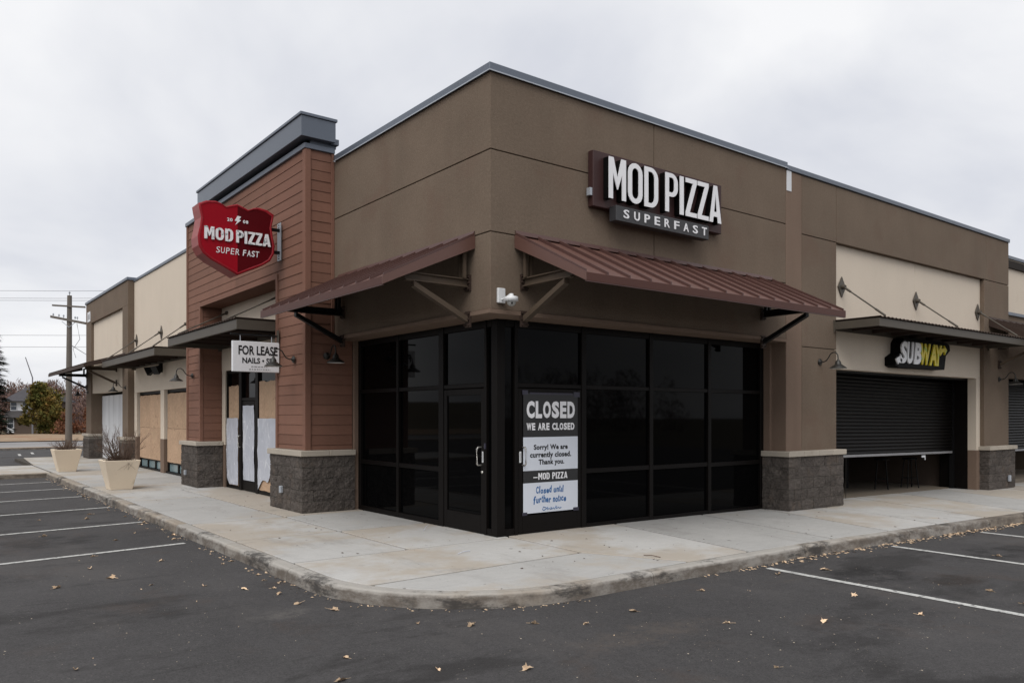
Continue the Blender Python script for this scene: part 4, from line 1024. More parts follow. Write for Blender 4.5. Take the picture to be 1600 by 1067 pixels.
# closure poster on the glass door
S = thing('closure_poster', 'black and white closed notice poster taped over the corner door', 'poster', (1.43, .42, .3))
PY = .431
for m_, z0, z1 in (('poster_dark', 1.405, 2.045), ('poster_white', .915, 1.403), ('poster_dark', .738, .913), ('poster_white', .295, .736)):
    box('poster_sheet', M[m_], S, .905, 1.965, PY, PY + .004, z0, z1)
def ptext(body, a, b, z0, z1, bold, mtl, shear=0, space=1.):
    MB().add(*lay(fit(text_mesh(body, .0016, bold, shear, space), a, b, z0, z1), RIGHT(PY - .0012))).build('lettering', M[mtl], S)
def caps(body, a, b, z0, z1, bold, mtl='letter_white'):
    W = {'W': 1.3, 'I': .4, ' ': .5, 'E': .84, 'L': .80, 'R': .98, 'S': .95}
    gap = .13; tot = sum(W.get(c, 1) for c in body) + gap * (len(body) - 1); k = (b - a) / tot; x = a
    for c in body:
        w = W.get(c, 1) * k
        if c != ' ': MB().add(*lay(fit(text_mesh(c, .0016, bold), x, x + w, z0, z1), RIGHT(PY - .0012))).build('letter', M[mtl], S)
        x += w + gap * k
caps('CLOSED', .965, 1.905, 1.68, 1.93, .05)
caps('WE ARE CLOSED', .965, 1.895, 1.505, 1.61, .045)
ptext('Sorry! We are', 1.10, 1.76, 1.195, 1.295, .038, 'black_print', 0, 1.08)
ptext('currently closed.', 1.03, 1.83, 1.08, 1.185, .038, 'black_print', 0, 1.08)
ptext('Thank you.', 1.19, 1.69, .975, 1.075, .038, 'black_print', 0, 1.08)
box('dash', M['letter_white'], S, 1.09, 1.17, PY - .002, PY - .0004, .807, .820)
x = 1.185
for ch, w in (('M', .075), ('O', .06), ('D', .06), (' ', .03), ('P', .058), ('I', .02), ('Z', .055), ('Z', .055), ('A', .068)):
    if ch != ' ':
        v, f = curve_mesh(glyph(ch, w, .098, .019), .0016)
        MB().add(*lay(([(p[0] + x, p[1] + .778, p[2]) for p in v], f), RIGHT(PY - .0012))).build('lettering', M['letter_white'], S)
    x += w + .011
def hand(body, a, b, zc, h):            # hand-written line: letters jostle a little
    n_ = len(body); x = a; w = (b - a) / sum(.55 if c in 'ilt ' else 1 for c in body)
    for c in body:
        cw = w * (.55 if c in 'ilt ' else 1)
        if c != ' ':
            tall = c in 'CdfhltkAL'; dn = .30 if c == 'f' else 0
            hh = h * (1.0 if tall else .62); z0 = zc + rnd.uniform(-.006, .006) - h * dn * .5
            MB().add(*lay(fit(text_mesh(c, .0016, .036, .12), x + cw * .06, x + cw * .94, z0, z0 + hh * (1 + dn * .4)), RIGHT(PY - .0012))).build('handwriting', M['blue_ink'], S)
        x += cw
hand('Closed until', 1.14, 1.68, .575, .105); hand('further notice', 1.09, 1.73, .435, .11)
scr = [(1.33, .36), (1.28, .375), (1.265, .335), (1.29, .32), (1.33, .34), (1.36, .365), (1.365, .325), (1.39, .35), (1.42, .325), (1.43, .365), (1.44, .33), (1.48, .35), (1.50, .325), (1.53, .375), (1.535, .33), (1.57, .35), (1.60, .335), (1.63, .345)]
MB().tube([(x, PY - .0015, z) for x, z in scr], .006, 4).build('handwriting', M['blue_ink'], S)
for a, b, z0, z1 in ((.885, .99, 2.02, 2.085), (1.88, 2.005, 2.00, 2.075), (1.02, 1.86, 2.03, 2.055), (.885, .975, .27, .315), (1.87, 1.985, .275, .325)):
    box('tape', M['tape'], S, a, b, PY - .003, PY - .0014, z0, z1)

# ================================================================== LAMPS, CAMERA, FLOODS
def make_lamp():
    T = thing('gooseneck_lamp', '', 'wall lamp', (0, 0, 0), 'gooseneck barn lamps on the walls')
    MB().lathe([(.0, .05), (.035, .05), (.04, .025), (.075, .02), (.078, 0), (.0, 0)], (0, 0, 0), 16, Vector((0, -1, 0))).build('wall_plate', M['lamp'], T)
    pts = [(0, -.03, 0), (0, -.10, .0), (0, -.17, .025), (0, -.22, .09), (0, -.265, .165), (0, -.33, .205), (0, -.40, .195), (0, -.445, .14), (0, -.455, .06), (0, -.455, .02)]
    MB().tube(pts, .0135, 8).build('gooseneck', M['lamp'], T)
    c = (0, -.455, -.17)
    MB().lathe([(.185, .0), (.188, .006), (.178, .022), (.12, .062), (.082, .088), (.070, .098), (.062, .15), (.040, .175), (.024, .195), (.022, .215), (.0, .217)], c, 24).build('shade', M['lamp'], T)
    MB().lathe([(.184, .001), (.174, .016), (.118, .054), (.075, .078), (.0, .085)], c, 24).build('shade_lining', M['lamp_in'], T)
    return T
lamp0 = make_lamp()
for i, (x, y, z, rot, lab) in enumerate(((-.572, 5.28, 2.74, -90, 'gooseneck wall lamp overlapping the hanging lease board'),
                                         (-.16, 4.786, 2.79, 0, 'gooseneck wall lamp under the awning on the shaded end of the tower'),
                                         (-.572, 11.64, 2.70, -90, 'gooseneck wall lamp on the tower pier next to the boarded windows'),
                                         (7.92, -.002, 2.76, 0, 'gooseneck wall lamp on the wide brown pilaster before the sandwich shop'),
                                         (16.32, -.002, 2.66, 0, 'gooseneck wall lamp on the last brown pier past the shutter'),
                                         (FX - .002, 20.85, 2.68, -90, 'gooseneck wall lamp beside the white boarded doorway'),
                                         (FX - .002, 27.75, 2.68, -90, 'gooseneck wall lamp on the outermost pier of the far block'))):
    o = lamp0 if i == 0 else copy_tree(lamp0)
    o.location = (x, y, z); o.rotation_euler = (0, 0, radians(rot)); o.scale = (.84, .84, .84); o['label'] = lab

S = thing('security_camera', 'white dome security camera on the corner wall between the awnings', 'camera', (.2, -.1, 3.15))
box('wall_box', M['white'], S, .10, .225, -.045, -.003, 3.225, 3.425, bevel=.008)
MB().tube([(.16, -.045, 3.27), (.175, -.11, 3.285), (.19, -.19, 3.325)], .013, 8).build('arm', M['white'], S)
hd = MB().lathe([(0, .10), (.025, .098), (.03, .07), (.088, .055), (.092, .0), (.062, -.006)], (.195, -.21, 3.235), 20).build('housing', M['white'], S)
M['dome'] = mat('smoked_clear_dome', (.40, .40, .38), .15, .35, 40, .1, 60, 0, spec=.5)
MB().lathe([(.062, 0), (.060, -.025), (.045, -.05), (.022, -.064), (0, -.068)], (.195, -.21, 3.23), 16).build('dome', M['dome'], hd)
MB().lathe([(.014, .0), (.012, .012), (0, .014)], (.165, -.262, 3.20), 10, Vector((-.5, -.8, -.2))).build('lens', M['black'], hd)

S = thing('flood_light', 'pair of black flood lights on the cream wall under the canopy', 'flood light', (-.1, 17.2, 3.0))
box('wall_box', M['black'], S, -.09, -.003, 16.78, 16.92, 3.03, 3.30, bevel=.01)
for y, t in ((17.45, .5), (16.55, -.25)):
    c = Vector((-.22, y, 3.10)); mm = MB(); ax = Vector((-.85, t, -.45)).normalized(); u_ = ax.cross(Vector((0, 0, 1))).normalized(); w_ = u_.cross(ax)
    q = lambda r, d: [c + ax * d + u_ * (r * a) + w_ * (r * b * .8) for a, b in ((-1, -1), (1, -1), (1, 1), (-1, 1))]
    mm.loft(q(.10, -.10), q(.16, .08)); mm.build('lamp_head', M['black'], S)
    MB().tube([(-.05, 16.85, 3.15), (-.12, (16.85 + y) / 2, 3.12), tuple(c - ax * .1)], .02, 6).build('arm', M['black'], S)

# ================================================================== BOARDED OPENINGS
def ragged(y0, y1, z0, z1, x, name, m, parent, amp=.02, low=None, thick=.012, n=16):
    """sheet facing -X with uneven edges; low(t) gives the torn bottom edge"""
    top = [(y0 + (y1 - y0) * i / n, z1 + rnd.uniform(-amp, amp)) for i in range(n + 1)]
    bot = [(y0 + (y1 - y0) * i / n, (low(i / n) if low else z0) + rnd.uniform(-amp, amp) * .6) for i in range(n + 1)]
    mm = MB()
    mm.add([(x + rnd.uniform(-.006, .004), y, z) for y, z in top] + [(x + rnd.uniform(-.006, .004), y, z) for y, z in bot] +
           [(x + thick, y, z) for y, z in top] + [(x + thick, y, z) for y, z in bot],
           [(i, i + 1, n + 2 + i, n + 1 + i) for i in range(n)] + [(2 * n + 2 + i, 2 * n + 3 + i, 3 * n + 4 + i, 3 * n + 3 + i) for i in range(n)] +
           [(i, i + 1, 2 * n + 3 + i, 2 * n + 2 + i) for i in range(n)] + [(n + 1 + i, n + 2 + i, 3 * n + 4 + i, 3 * n + 3 + i) for i in range(n)] + [(0, n + 1, 3 * n + 3, 2 * n + 2), (n, 2 * n + 1, 4 * n + 3, 3 * n + 2)])
    return mm.build(name, m, parent)
PW = M['plywood']
for y0, y1, lab in ((13.42, 16.56, 'chipboard boarding over the window nearer the sided tower'), (17.16, 20.04, 'chipboard boarding over the window farther along the cream wall')):
    S = thing('window_boarding', lab, 'boarding', (.06, (y0 + y1) / 2, .3), 'boarded windows of the cream wall')
    ym = y0 + (y1 - y0) * (.52 if y0 > 17 else .62)
    for a, b in ((y0, ym - .004), (ym + .004, y1)):
        for c, d in ((.34, 1.34), (1.348, 2.38)):
            ragged(a, b, c, d, .075 + rnd.uniform(0, .006), 'chipboard_sheet', PW, S, .008, n=8)
S = thing('door_boarding', 'ragged chipboard panel filling the side window by the door handle of the papered entrance', 'boarding', (-.03, 10.3, 0), 'chipboard beside the papered entrance')
ragged(9.93, 10.68, .08, 2.42, .004, 'chipboard_sheet', PW, S, .02)
S = thing('door_boarding', 'ragged chipboard panel between the papered door and the tower pier', 'boarding', (-.03, 7.5, 0), 'chipboard beside the papered entrance')
ragged(6.4, 8.64, .08, 2.46, .004, 'chipboard_sheet', PW, S, .02)
def film(y0, y1, z0, z1, x, low, label, parent_=None):
    n, k = 44, 64; v = []
    rdg = lambda a, b, c: (1 - abs(mnoise.noise(Vector((a, b, c))))) ** 9
    for j in range(k + 1):
        for i in range(n + 1):
            t = i / n; lo = low(t); y = y0 + (y1 - y0) * t; z = lo + (z1 - lo) * j / k
            y_ = y + mnoise.noise(Vector((3 if t < .5 else 8, z * 2.0, 5))) * .004 * (abs(2 * t - 1) ** 6); z_ = z + (mnoise.noise(Vector((y * 4, 9, z))) * .012 if j == k else 0)
            d = .008 + abs(mnoise.noise(Vector((y * 2.2 + z * 1.4, z * 1.1 - y, 2)))) * .02
            d += .009 * rdg(y * 2.6 + z * 1.5, z * .55 - y * .3, y0) + .006 * rdg(y * 3.5 - z * 1.1, z * .8, y0 + 4) + .004 * rdg(y * 7, z * 2.2, 1)
            v.append((x - d, y_, z_))
    o = MB().add(v, [(j * (n + 1) + i, j * (n + 1) + i + 1, (j + 1) * (n + 1) + i + 1, (j + 1) * (n + 1) + i) for j in range(k) for i in range(n)], True).build('plastic_sheet', M['poly'], None)
    return tag(o, label, 'plastic sheet')
film(9.95, 10.75, .1, 1.66, -.012, lambda t: .10 + .18 * max(0, (t - .72) / .28), 'milky plastic sheet covering the lower side window beside the door handle')
film(6.42, 8.64, .3, 1.66, -.012, lambda t: .34 + (.28 * math.exp(-((t - .62) / .05) ** 2)) - (.2 * max(0, (t - .80) / .2)) + .05 * sin(t * 23), 'milky plastic sheet torn at its foot next to the stone based pier')
film(8.925, 9.635, .25, 1.95, .006, lambda t: .25, 'creased clear plastic sheet covering the glass of the papered door')

# bar stools and a high table in the dark behind the shutter
def make_stool():
    T = thing('bar_stool', '', 'stool', (0, 0, 0), 'bar stools in the dark sandwich shop')
    MB().lathe([(0, .78), (.16, .78), (.175, .765), (.175, .735), (0, .73)], (0, 0, 0), 16).build('seat', M['black'], T)
    for a in range(4):
        t = pi / 4 + a * pi / 2
        MB().tube([(cos(t) * .13, sin(t) * .13, .74), (cos(t) * .21, sin(t) * .21, 0)], .014, 6).build('leg', M['black'], T)
    mm = MB()
    for a in range(4):
        t, t2 = pi / 4 + a * pi / 2, pi / 4 + (a + 1) * pi / 2
        mm.tube([(cos(t) * .182, sin(t) * .182, .26), (cos(t2) * .182, sin(t2) * .182, .26)], .009, 6)
    mm.build('footrest', M['black'], T)
    return T
st0 = make_stool()
for i, (x, y, lab) in enumerate(((9.55, 1.25, 'black bar stool in the gap beside the stone based pilaster'), (13.3, 1.55, 'black bar stool below the hanging scrap of tape in the shop'), (14.35, 1.35, 'black bar stool by the tan inner wall of the shop'))):
    o = st0 if i == 0 else copy_tree(st0); o.location = (x, y, zs(x) - .003); o['label'] = lab; o.rotation_euler = (0, 0, i * .5)
S = thing('high_table', 'dark high table standing in the sandwich shop doorway shadow', 'table', (12.0, 2.1, zs(12)))
z_ = zs(12) - .003
box('table_top', M['black'], S, 11.6, 12.9, 1.8, 2.5, z_ + 1.02, z_ + 1.06)
for x in (11.75, 12.75): MB().tube([(x, 2.15, z_), (x, 2.15, z_ + 1.02)], .03, 8).build('leg', M['black'], S)

# ================================================================== PLANTERS
def planter(x, y, label, plabel, seed, dense):
    T = thing('planter', label, 'planter', (x, y, 0), 'tapered concrete planters on the pavement')
    b, t, h = .235, .385, .685
    mm = MB(); q = lambda r, z: [(x + a * r, y + c * r, z) for a, c in ((-1, -1), (1, -1), (1, 1), (-1, 1))]
    v = q(b, 0) + q(t, h) + q(t - .05, h) + q(t - .065, h - .09)
    mm.add(v, [(3, 2, 1, 0)] + [(4 * k + i, 4 * k + (i + 1) % 4, 4 * k + 4 + (i + 1) % 4, 4 * k + 4 + i) for k in range(3) for i in range(4)])
    mm.build('tub', M['plant_pot'], T, bevel=.008)
    MB().prism([(x + a * (t - .066), y + c * (t - .066)) for a, c in ((-1, -1), (1, -1), (1, 1), (-1, 1))], h - .10, h - .035).build('soil', M['soil'], T)
    r = random.Random(seed); mm = MB()
    for k in range(dense):
        a = r.uniform(0, 2 * pi); rr = r.uniform(0, .22); p = Vector((x + cos(a) * rr, y + sin(a) * rr, h - .05))
        L = r.uniform(.35, .95) if seed == 1 else r.uniform(.25, .5)
        lean = r.uniform(.2, 1.5) * (1.15 if cos(a) < 0 else .8); d = Vector((cos(a) * lean, sin(a) * lean, 1)).normalized()
        pts = [p]; 
        for s in range(4):
            d = (d + Vector((r.uniform(-.26, .26), r.uniform(-.26, .26), r.uniform(-.08, .10)))).normalized(); pts.append(pts[-1] + d * L / 4)
        mm.tube(pts, .0060, 4, .0025, False)
        for s in (1, 2, 3):
            for q_ in range(2):
                e = (d + Vector((r.uniform(-.7, .7), r.uniform(-.7, .7), r.uniform(-.1, .5)))).normalized()
                q0 = pts[s]; mm.tube([q0, q0 + e * L * .14, q0 + e * L * .25 + Vector((0, 0, .02))], .0035, 4, .0015, False)
    for k in range(330 if seed == 1 else 110):     # tangle of dead stems near the soil
        a = r.uniform(0, 2 * pi); rr = r.uniform(0, .30); p = Vector((x + cos(a) * rr, y + sin(a) * rr, h - .05))
        e = Vector((r.uniform(-1, 1), r.uniform(-1, 1), r.uniform(.3, 1.1))).normalized() * r.uniform(.10, .26)
        mm.tube([p, p + e * .5 + Vector((0, 0, .015)), p + e], .0055, 3, .002, False)
    if seed == 1:    # a few runners hang over the rim
        for k in range(5):
            px = x + r.uniform(-.1, .25); p = Vector((px, y - t + .02, h + .02))
            mm.tube([Vector((px, y - .2, h - .02)), p, p + Vector((r.uniform(-.08, .08), -.012, -.10)), p + Vector((r.uniform(-.16, .1), .008, -.24))], .004, 3, .002, False)
    o = mm.build('bare_shrub', M['twig'], None, recalc=False)
    tag(o, plabel, 'shrub')
planter(-2.18, 11.80, 'large cream tapered planter nearest the kerb corner with a tangle of stems', 'tall bare twiggy shrub spilling from the nearer cream planter', 1, 62)
planter(-2.20, 19.30, 'cream tapered planter at the far end of the pavement by the pole', 'short bare shrub in the farther cream planter', 2, 44)

# ================================================================== BACKGROUND
YAW = TH - radians(90)
# utility pole
S = thing('utility_pole', 'weathered wooden utility pole with two cross arms behind the far block', 'pole', (1.3, 43.6, ZA))
px_, py_ = 1.4, 43.6
MB().tube([(px_ + .05 * k / 12, py_, ZA + (8.72 - ZA) * k / 12) for k in range(13)], .19, 12, .125).build('shaft', M['wood_pole'], S)
ax_ = Vector((cos(YAW) , sin(YAW), 0)); ax2 = Vector((cos(YAW + .35), sin(YAW + .35), 0))
def xarm(z, l0, l1, tilt, th):
    c = Vector((px_ + .03, py_ - .16, z)); a, b = c - ax_ * l0 + Vector((0, 0, tilt)), c + ax_ * l1 - Vector((0, 0, tilt)); up = Vector((0, 0, th)); o_ = Vector((-ax_.y, ax_.x, 0)) * .05
    return MB().hexa([a - o_ - up, b - o_ - up, b + o_ - up, a + o_ - up, a - o_ + up, b - o_ + up, b + o_ + up, a + o_ + up])
xarm(8.08, 1.0, .90, .055, .045).build('cross_arm', M['wood_pole'], S)
ca = xarm(7.28, 1.10, .95, .20, .07).build('cross_arm', M['wood_pole'], S)
for t in (-.95, -.62, -.35, .32, .45):
    p = Vector((px_ + .03, py_ - .16, 7.28)) + ax_ * t + Vector((0, 0, .07 - .14 * t))
    MB().lathe([(.012, 0), (.012, .07), (.045, .08), (.05, .11), (.03, .13), (.045, .15), (.02, .19), (0, .19)], p, 8).build('insulator', M['galv'], ca)
mm = MB()
for t in (-.42, .42): mm.tube([Vector((px_, py_ - .16, 6.85)), Vector((px_, py_ - .16, 7.2)) + ax_ * t], .018, 5)
mm.build('brace', M['galv'], S)
MB().lathe([(.02, 0), (.02, .12), (.06, .15), (.03, .22), (0, .26)], (px_ + .05, py_, 8.72), 8).build('insulator', M['galv'], S)
mm = MB()
mm.tube([Vector((px_ + .4, py_ - .2, 7.1)) , Vector((px_ + .55, py_ - .2, 6.2)), Vector((px_ + .2, py_ - .2, 5.6)), Vector((px_ + .35, py_ - .2, 5.1))], .014, 4)
mm.tube([Vector((px_ + .15, py_ - .2, 5.8)), Vector((px_ + .6, py_ - .2, 5.5)), Vector((px_ + 1.4, py_ - .2, 5.0))], .016, 4)
mm.build('drop_cable', M['wire'], S)
def wire(z, dz, off, sag, label):
    a = Vector((px_, py_, z)) + ax_ * off; pts = []
    for i in range(17):
        t = i / 16 * 2 - 1; pts.append(a + ax_ * (t * 40) + Vector((0, 0, dz * t * t + sag * (t * t)))) 
    o = MB().tube(pts, .010, 4).build('overhead_wire', M['wire'], None)
    tag(o, label, 'wire', 'overhead wires on the pole')
wire(8.98, 0, 0, 1.6, 'highest overhead wire passing over the top of the pole')
wire(8.55, 0, -.6, 1.4, 'overhead wire just below the pole top')
wire(8.42, 0, .3, 1.2, 'thinner overhead wire running close under another at the pole top')
wire(6.40, 0, 0, .8, 'middle overhead wire below both cross arms')
wire(5.72, 0, 0, .6, 'lowest overhead wire below both cross arms')

def leaf_cloud(mm, n, pos, size, r):
    for k in range(n):
        c = pos(); s = size * r.uniform(.6, 1.4)
        a = Vector((r.uniform(-1, 1), r.uniform(-1, 1), r.uniform(-1, 1))).normalized(); b = a.cross(Vector((r.uniform(-1, 1), r.uniform(-1, 1), r.uniform(-1, 1)))).normalized()
        mm.add([c - a * s, c + b * s * .6, c + a * s, c - b * s * .6], [(0, 1, 2, 3)])
def bushy(name, x, y, z, w, h, mtl, label, n, seed, size=.16, group=None, trunk=True):
    r = random.Random(seed); T = thing(name, label, 'tree' if trunk else 'shrub', (x, y, z), group)
    blobs = []
    for k in range(26):
        t = r.uniform(0.02, 1); rad = (sin(min(1, t * 1.25 + .12) * pi) ** .7) * w / 2
        a = r.uniform(0, 2 * pi); q = r.uniform(.2, .85)
        blobs.append((Vector((x + cos(a) * rad * q, y + sin(a) * rad * q, z + h * (.08 + t * .84))), w * r.uniform(.10, .22)))
    def pos():
        c, rr = r.choice(blobs)
        d = Vector((r.gauss(0, 1), r.gauss(0, 1), r.gauss(0, 1))).normalized() * rr * r.uniform(.5, 1.08)
        d.z *= .8; return c + d
    mm = MB(); leaf_cloud(mm, n, pos, size, r); mm.build('crown', mtl, T, recalc=False)
    mm = MB()
    mm.tube([(x, y, z - .1), (x + .05, y, z + h * .35), (x, y + .05, z + h * .7)], w * .035, 7, .03)
    for k in range(7):
        c, rr = r.choice(blobs); mm.tube([(x, y, z + h * r.uniform(.1, .4)), ((x + c.x) / 2, (y + c.y) / 2, c.z - .2), c], .05, 5, .015)
    mm.build('trunk', M['bark'], T)
bushy('autumn_tree', 5.2, 88.5, -.2, 5.4, 5.6, M['olive'], 'rounded olive and gold autumn tree in front of the house', 5200, 3, .17)
bushy('autumn_tree', 7.3, 93.0, -.2, 4.6, 5.0, M['olive'], 'lower green tree tucked behind the gold autumn tree', 3200, 8, .16)
bushy('russet_shrub', 6.9, 82.0, -.2, 3.3, 2.3, M['russet'], 'russet shrub at the foot of the utility pole', 2200, 4, .10, trunk=False)
bushy('russet_shrub', 9.6, 86.0, -.2, 3.6, 3.0, M['russet'], 'taller russet shrub half hidden by the far block', 1800, 5, .12, trunk=False)
# conifer
def conifer(x, y, z, h, w, label, seed):
    r = random.Random(seed); T = thing('conifer_tree', label, 'tree', (x, y, z)); mm = MB()
    for k in range(150):
        t = (k + .5) / 150; zz_ = z + .3 + t * (h - .5); rad = (1 - t) ** .85 * w / 2 * r.uniform(.75, 1.15) + .12; a = k * 2.4 + r.uniform(-.3, .3)
        tip = Vector((x + cos(a) * rad, y + sin(a) * rad, zz_ - rad * .22)); base = Vector((x, y, zz_))
        for j in range(64):
            u_ = r.uniform(.12, 1); p = base.lerp(tip, u_) + Vector((r.gauss(0, .09), r.gauss(0, .09), r.gauss(0, .07))) * (1 + rad * .4 * u_)
            s = r.uniform(.26, .5); d = (tip - base).normalized() * s + Vector((r.gauss(0, .06), r.gauss(0, .06), r.gauss(0, .05))); e = Vector((-d.y, d.x, r.uniform(-.04, .04))) * .33
            mm.add([p - d, p + e, p + d, p - e], [(0, 1, 2, 3)])
    mm.build('crown', M['needle'], T, recalc=False)
    MB().tube([(x, y, z - .1), (x, y, z + h)], .22, 7, .02).build('trunk', M['bark'], T)
conifer(.25, 84.0, -.2, 13.2, 5.4, 'dark green conifer at the roadside by the house', 6)
# bare trees against the sky
def bare_tree(x, y, z, h, label, seed, m=M['bark']):
    r = random.Random(seed); mm = MB()
    def br(p, d, L, rad, lev):
        q = p + d * L * .5 + Vector((r.gauss(0, .03), r.gauss(0, .03), 0)) * L; e = p + d * L
        mm.tube([p, q, e], rad, 5 if lev < 2 else 3, rad * .6, False)
        if lev < 5:
            for k in range(3 if lev else 4):
                nd = (d + Vector((r.gauss(0, .42), r.gauss(0, .42), r.uniform(-.05, .35)))).normalized()
                br(p + d * L * r.uniform(.6, 1), nd, L * r.uniform(.55, .78), rad * .58, lev + 1)
    br(Vector((x, y, z)), Vector((0, 0, 1)), h * .30, h * .016, 0)
    T = thing('bare_tree', label, 'tree', (x, y, z), 'bare trees beyond the road')
    mm.build('branches', m, T, recalc=False)
bare_tree(9.4, 108, -1, 9.5, 'bare tree rising against the sky just clear of the pole', 12)
bare_tree(8.0, 113, -1, 7.6, 'smaller bare tree between the pole and the house', 13)
bare_tree(3.0, 118, -1, 8.6, 'bare pale tree standing between the conifer and the house roof', 15)
S = MB().tube([(6.3, 104, -1), (6.3, 104, 6.4), (5.55, 104, 8.9)], .10, 6, .05).build('leaning_post', M['wire'], None); tag(S, 'thin grey leaning post above the house roof', 'post')
# wooded hillside: one mass nobody could count
r = random.Random(21); mm = MB()
for k in range(2000):
    a = radians(r.uniform(-6, 34)); d = r.uniform(138, 285); x, y = -6 + sin(a) * d, -8.5 + cos(a) * d
    if y < 60: continue
    z = terrain(x, y); h = r.uniform(3.6, 6.2); w = r.uniform(3.0, 5.5)
    for j in range(60):
        t = r.uniform(.15, 1); q = sin(t * pi * .9 + .2) * w / 2
        b = r.uniform(0, 2 * pi); p = Vector((x + cos(b) * q * r.random() ** .5, y + sin(b) * q * r.random() ** .5, z + h * t))
        s = r.uniform(.3, .75); u_ = Vector((r.gauss(0, .5), r.gauss(0, .5), 1)).normalized() * s; v_ = u_.cross(Vector((r.gauss(0, 1), r.gauss(0, 1), 0))).normalized() * s * .16
        mm.add([p - u_, p + v_, p + u_, p - v_], [(0, 1, 2, 3)])
mm.build('woods', M['woods'], None, kind='stuff', recalc=False)
r = random.Random(33); mm = MB()
for k in range(420):
    if k % 2: x, y = r.uniform(-95, 70), r.uniform(-66, -50)
    else: x, y = r.uniform(-82, -66), r.uniform(-60, 60)
    h = r.uniform(3.5, 7.5); w = r.uniform(3.5, 6.5)
    for j in range(110):
        t = r.uniform(.06, 1); q = sin(t * pi * .85 + .3) * w / 2; b = r.uniform(0, 2 * pi); p = Vector((x + cos(b) * q * r.random() ** .5, y + sin(b) * q * r.random() ** .5, -.3 + h * t))
        s_ = r.uniform(.25, .6); u_ = Vector((r.gauss(0, .6), r.gauss(0, .6), 1)).normalized() * s_; v_ = u_.cross(Vector((r.gauss(0, 1), r.gauss(0, 1), 0))).normalized() * s_ * .13
        mm.add([p - u_, p + v_, p + u_, p - v_], [(0, 1, 2, 3)])
mm.build('treeline', M['woods'], None, kind='stuff', recalc=False)
# house (built facing -Y, then turned to face the road)
S = thing('house', 'two storey house with grey roofs and white window bay beyond the road', 'house', (0, 0, 0))
box('wall', M['house_wall'], S, -1.5, 3.6, .6, 8, -.2, 5.2)
box('bay_wall', M['house_white'], S, -1.35, 1.4, .5, .6, 3.72, 5.05)
MB().prism([(-2.1, -.3), (4.1, -.3), (4.1, 8.6), (-2.1, 8.6)], 5.05, 5.17).build('eaves', M['house_roof2'], S)
MB().loft([(-2.2, -.4, 5.12), (4.2, -.4, 5.12), (4.2, 8.7, 5.12), (-2.2, 8.7, 5.12)], [(-.6, 3.6, 7.3), (2.0, 3.6, 7.3), (2.0, 4.6, 7.3), (-.6, 4.6, 7.3)]).build('roof', M['house_roof'], S)
MB().loft([(-1.7, -1.3, 2.75), (3.7, -1.3, 2.75), (3.7, .6, 2.75), (-1.7, .6, 2.75)], [(-1.5, .3, 3.75), (3.6, .3, 3.75), (3.6, .58, 3.75), (-1.5, .58, 3.75)]).build('porch_roof', M['house_roof2'], S)
box('porch_wall', M['house_wall'], S, -1.5, 3.6, -.5, .6, -.2, 2.75)
for x0, x1, y, z0, z1 in ((-1.25, -.5, .44, 3.85, 4.95), (.42, 1.15, .44, 3.85, 4.95), (-1.2, -.45, -.56, 1.3, 2.55)):
    f_ = box('window', M['house_white'], S, x0 - .1, x1 + .1, y, y + .05, z0 - (.1 if z0 > 2 else .7), z1 + .1)
    box('pane', M['glass_far'], f_, x0, x1, y - .03, y - .004, z0, z1); box('sash_bar', M['house_white'], f_, x0, x1, y - .045, y - .031, (z0 + z1) / 2 - .025, (z0 + z1) / 2 + .025)
S.location = (6.9, 125.0, -1.25); S.rotation_euler = (0, 0, YAW + .1)

# ================================================================== LEAVES AND GRIT
def leaf_mesh(seed):
    r = random.Random(seed); k = 14; mm = MB(); rim = []
    for i in range(k):
        a = 2 * pi * i / k; q = (1.0 if i % 2 else .58) * (1 - .25 * abs(sin(a))) * r.uniform(.85, 1.1)
        rim.append((cos(a) * q * .075, sin(a) * q * .055, .004 + (abs(sin(a)) ** 2) * .022 * r.uniform(.5, 1.3) + .010 * r.random()))
    mm.add([(0, 0, .004)] + rim, [(0, 1 + i, 1 + (i + 1) % k) for i in range(k)])
    mm.tube([(-.06, 0, .008), (-.11, .006, .006)], .0025, 3, None, False)
    return mm
proto = []
for s in range(5):
    o = leaf_mesh(40 + s).build('fallen_leaf', M['leaf'], None, recalc=False); proto.append(o)
    tag(o, 'curled dry brown leaf lying on the dark asphalt', 'leaf', 'fallen leaves on the asphalt')
spots = [(-3.9, -5.15), (-2.3, -5.3), (-1.5, -6.3), (.9, -6.2), (.35, -4.6), (2.9, -5.0), (-4.9, -3.2), (-5.2, -2.0), (-3.1, -3.6), (1.3, -5.0), (-4.1, -6.0), (-3.75, -3.4), (-3.5, -2.95), (-3.3, -.1), (-3.6, .35), (-4.05, .75), (-4.3, 1.4), (-4.9, 1.2), (-4.4, 2.2), (-3.6, 2.2), (-4.2, 3.1), (-3.7, 4.4), (-3.3, 5.0), (-4.5, 5.5), (-3.6, 7.4), (-3.4, 8.1), (-4.3, 7.7),
         (-3.1, -1.05), (-2.95, -1.5), (-2.55, -2.4), (-2.2, -2.75), (-1.75, -3.05), (-1.4, -3.35), (-.7, -3.3), (-.35, -4.1), (.5, -3.1), (1.9, -3.1), (2.6, -3.3), (2.5, -5.45), (-1.1, -5.1), (-.6, -6.1), (5.4, -4.1), (-3.0, -6.0), (-4.5, -4.3), (-2.6, -4.0), (1.6, -4.2)]
used = set()
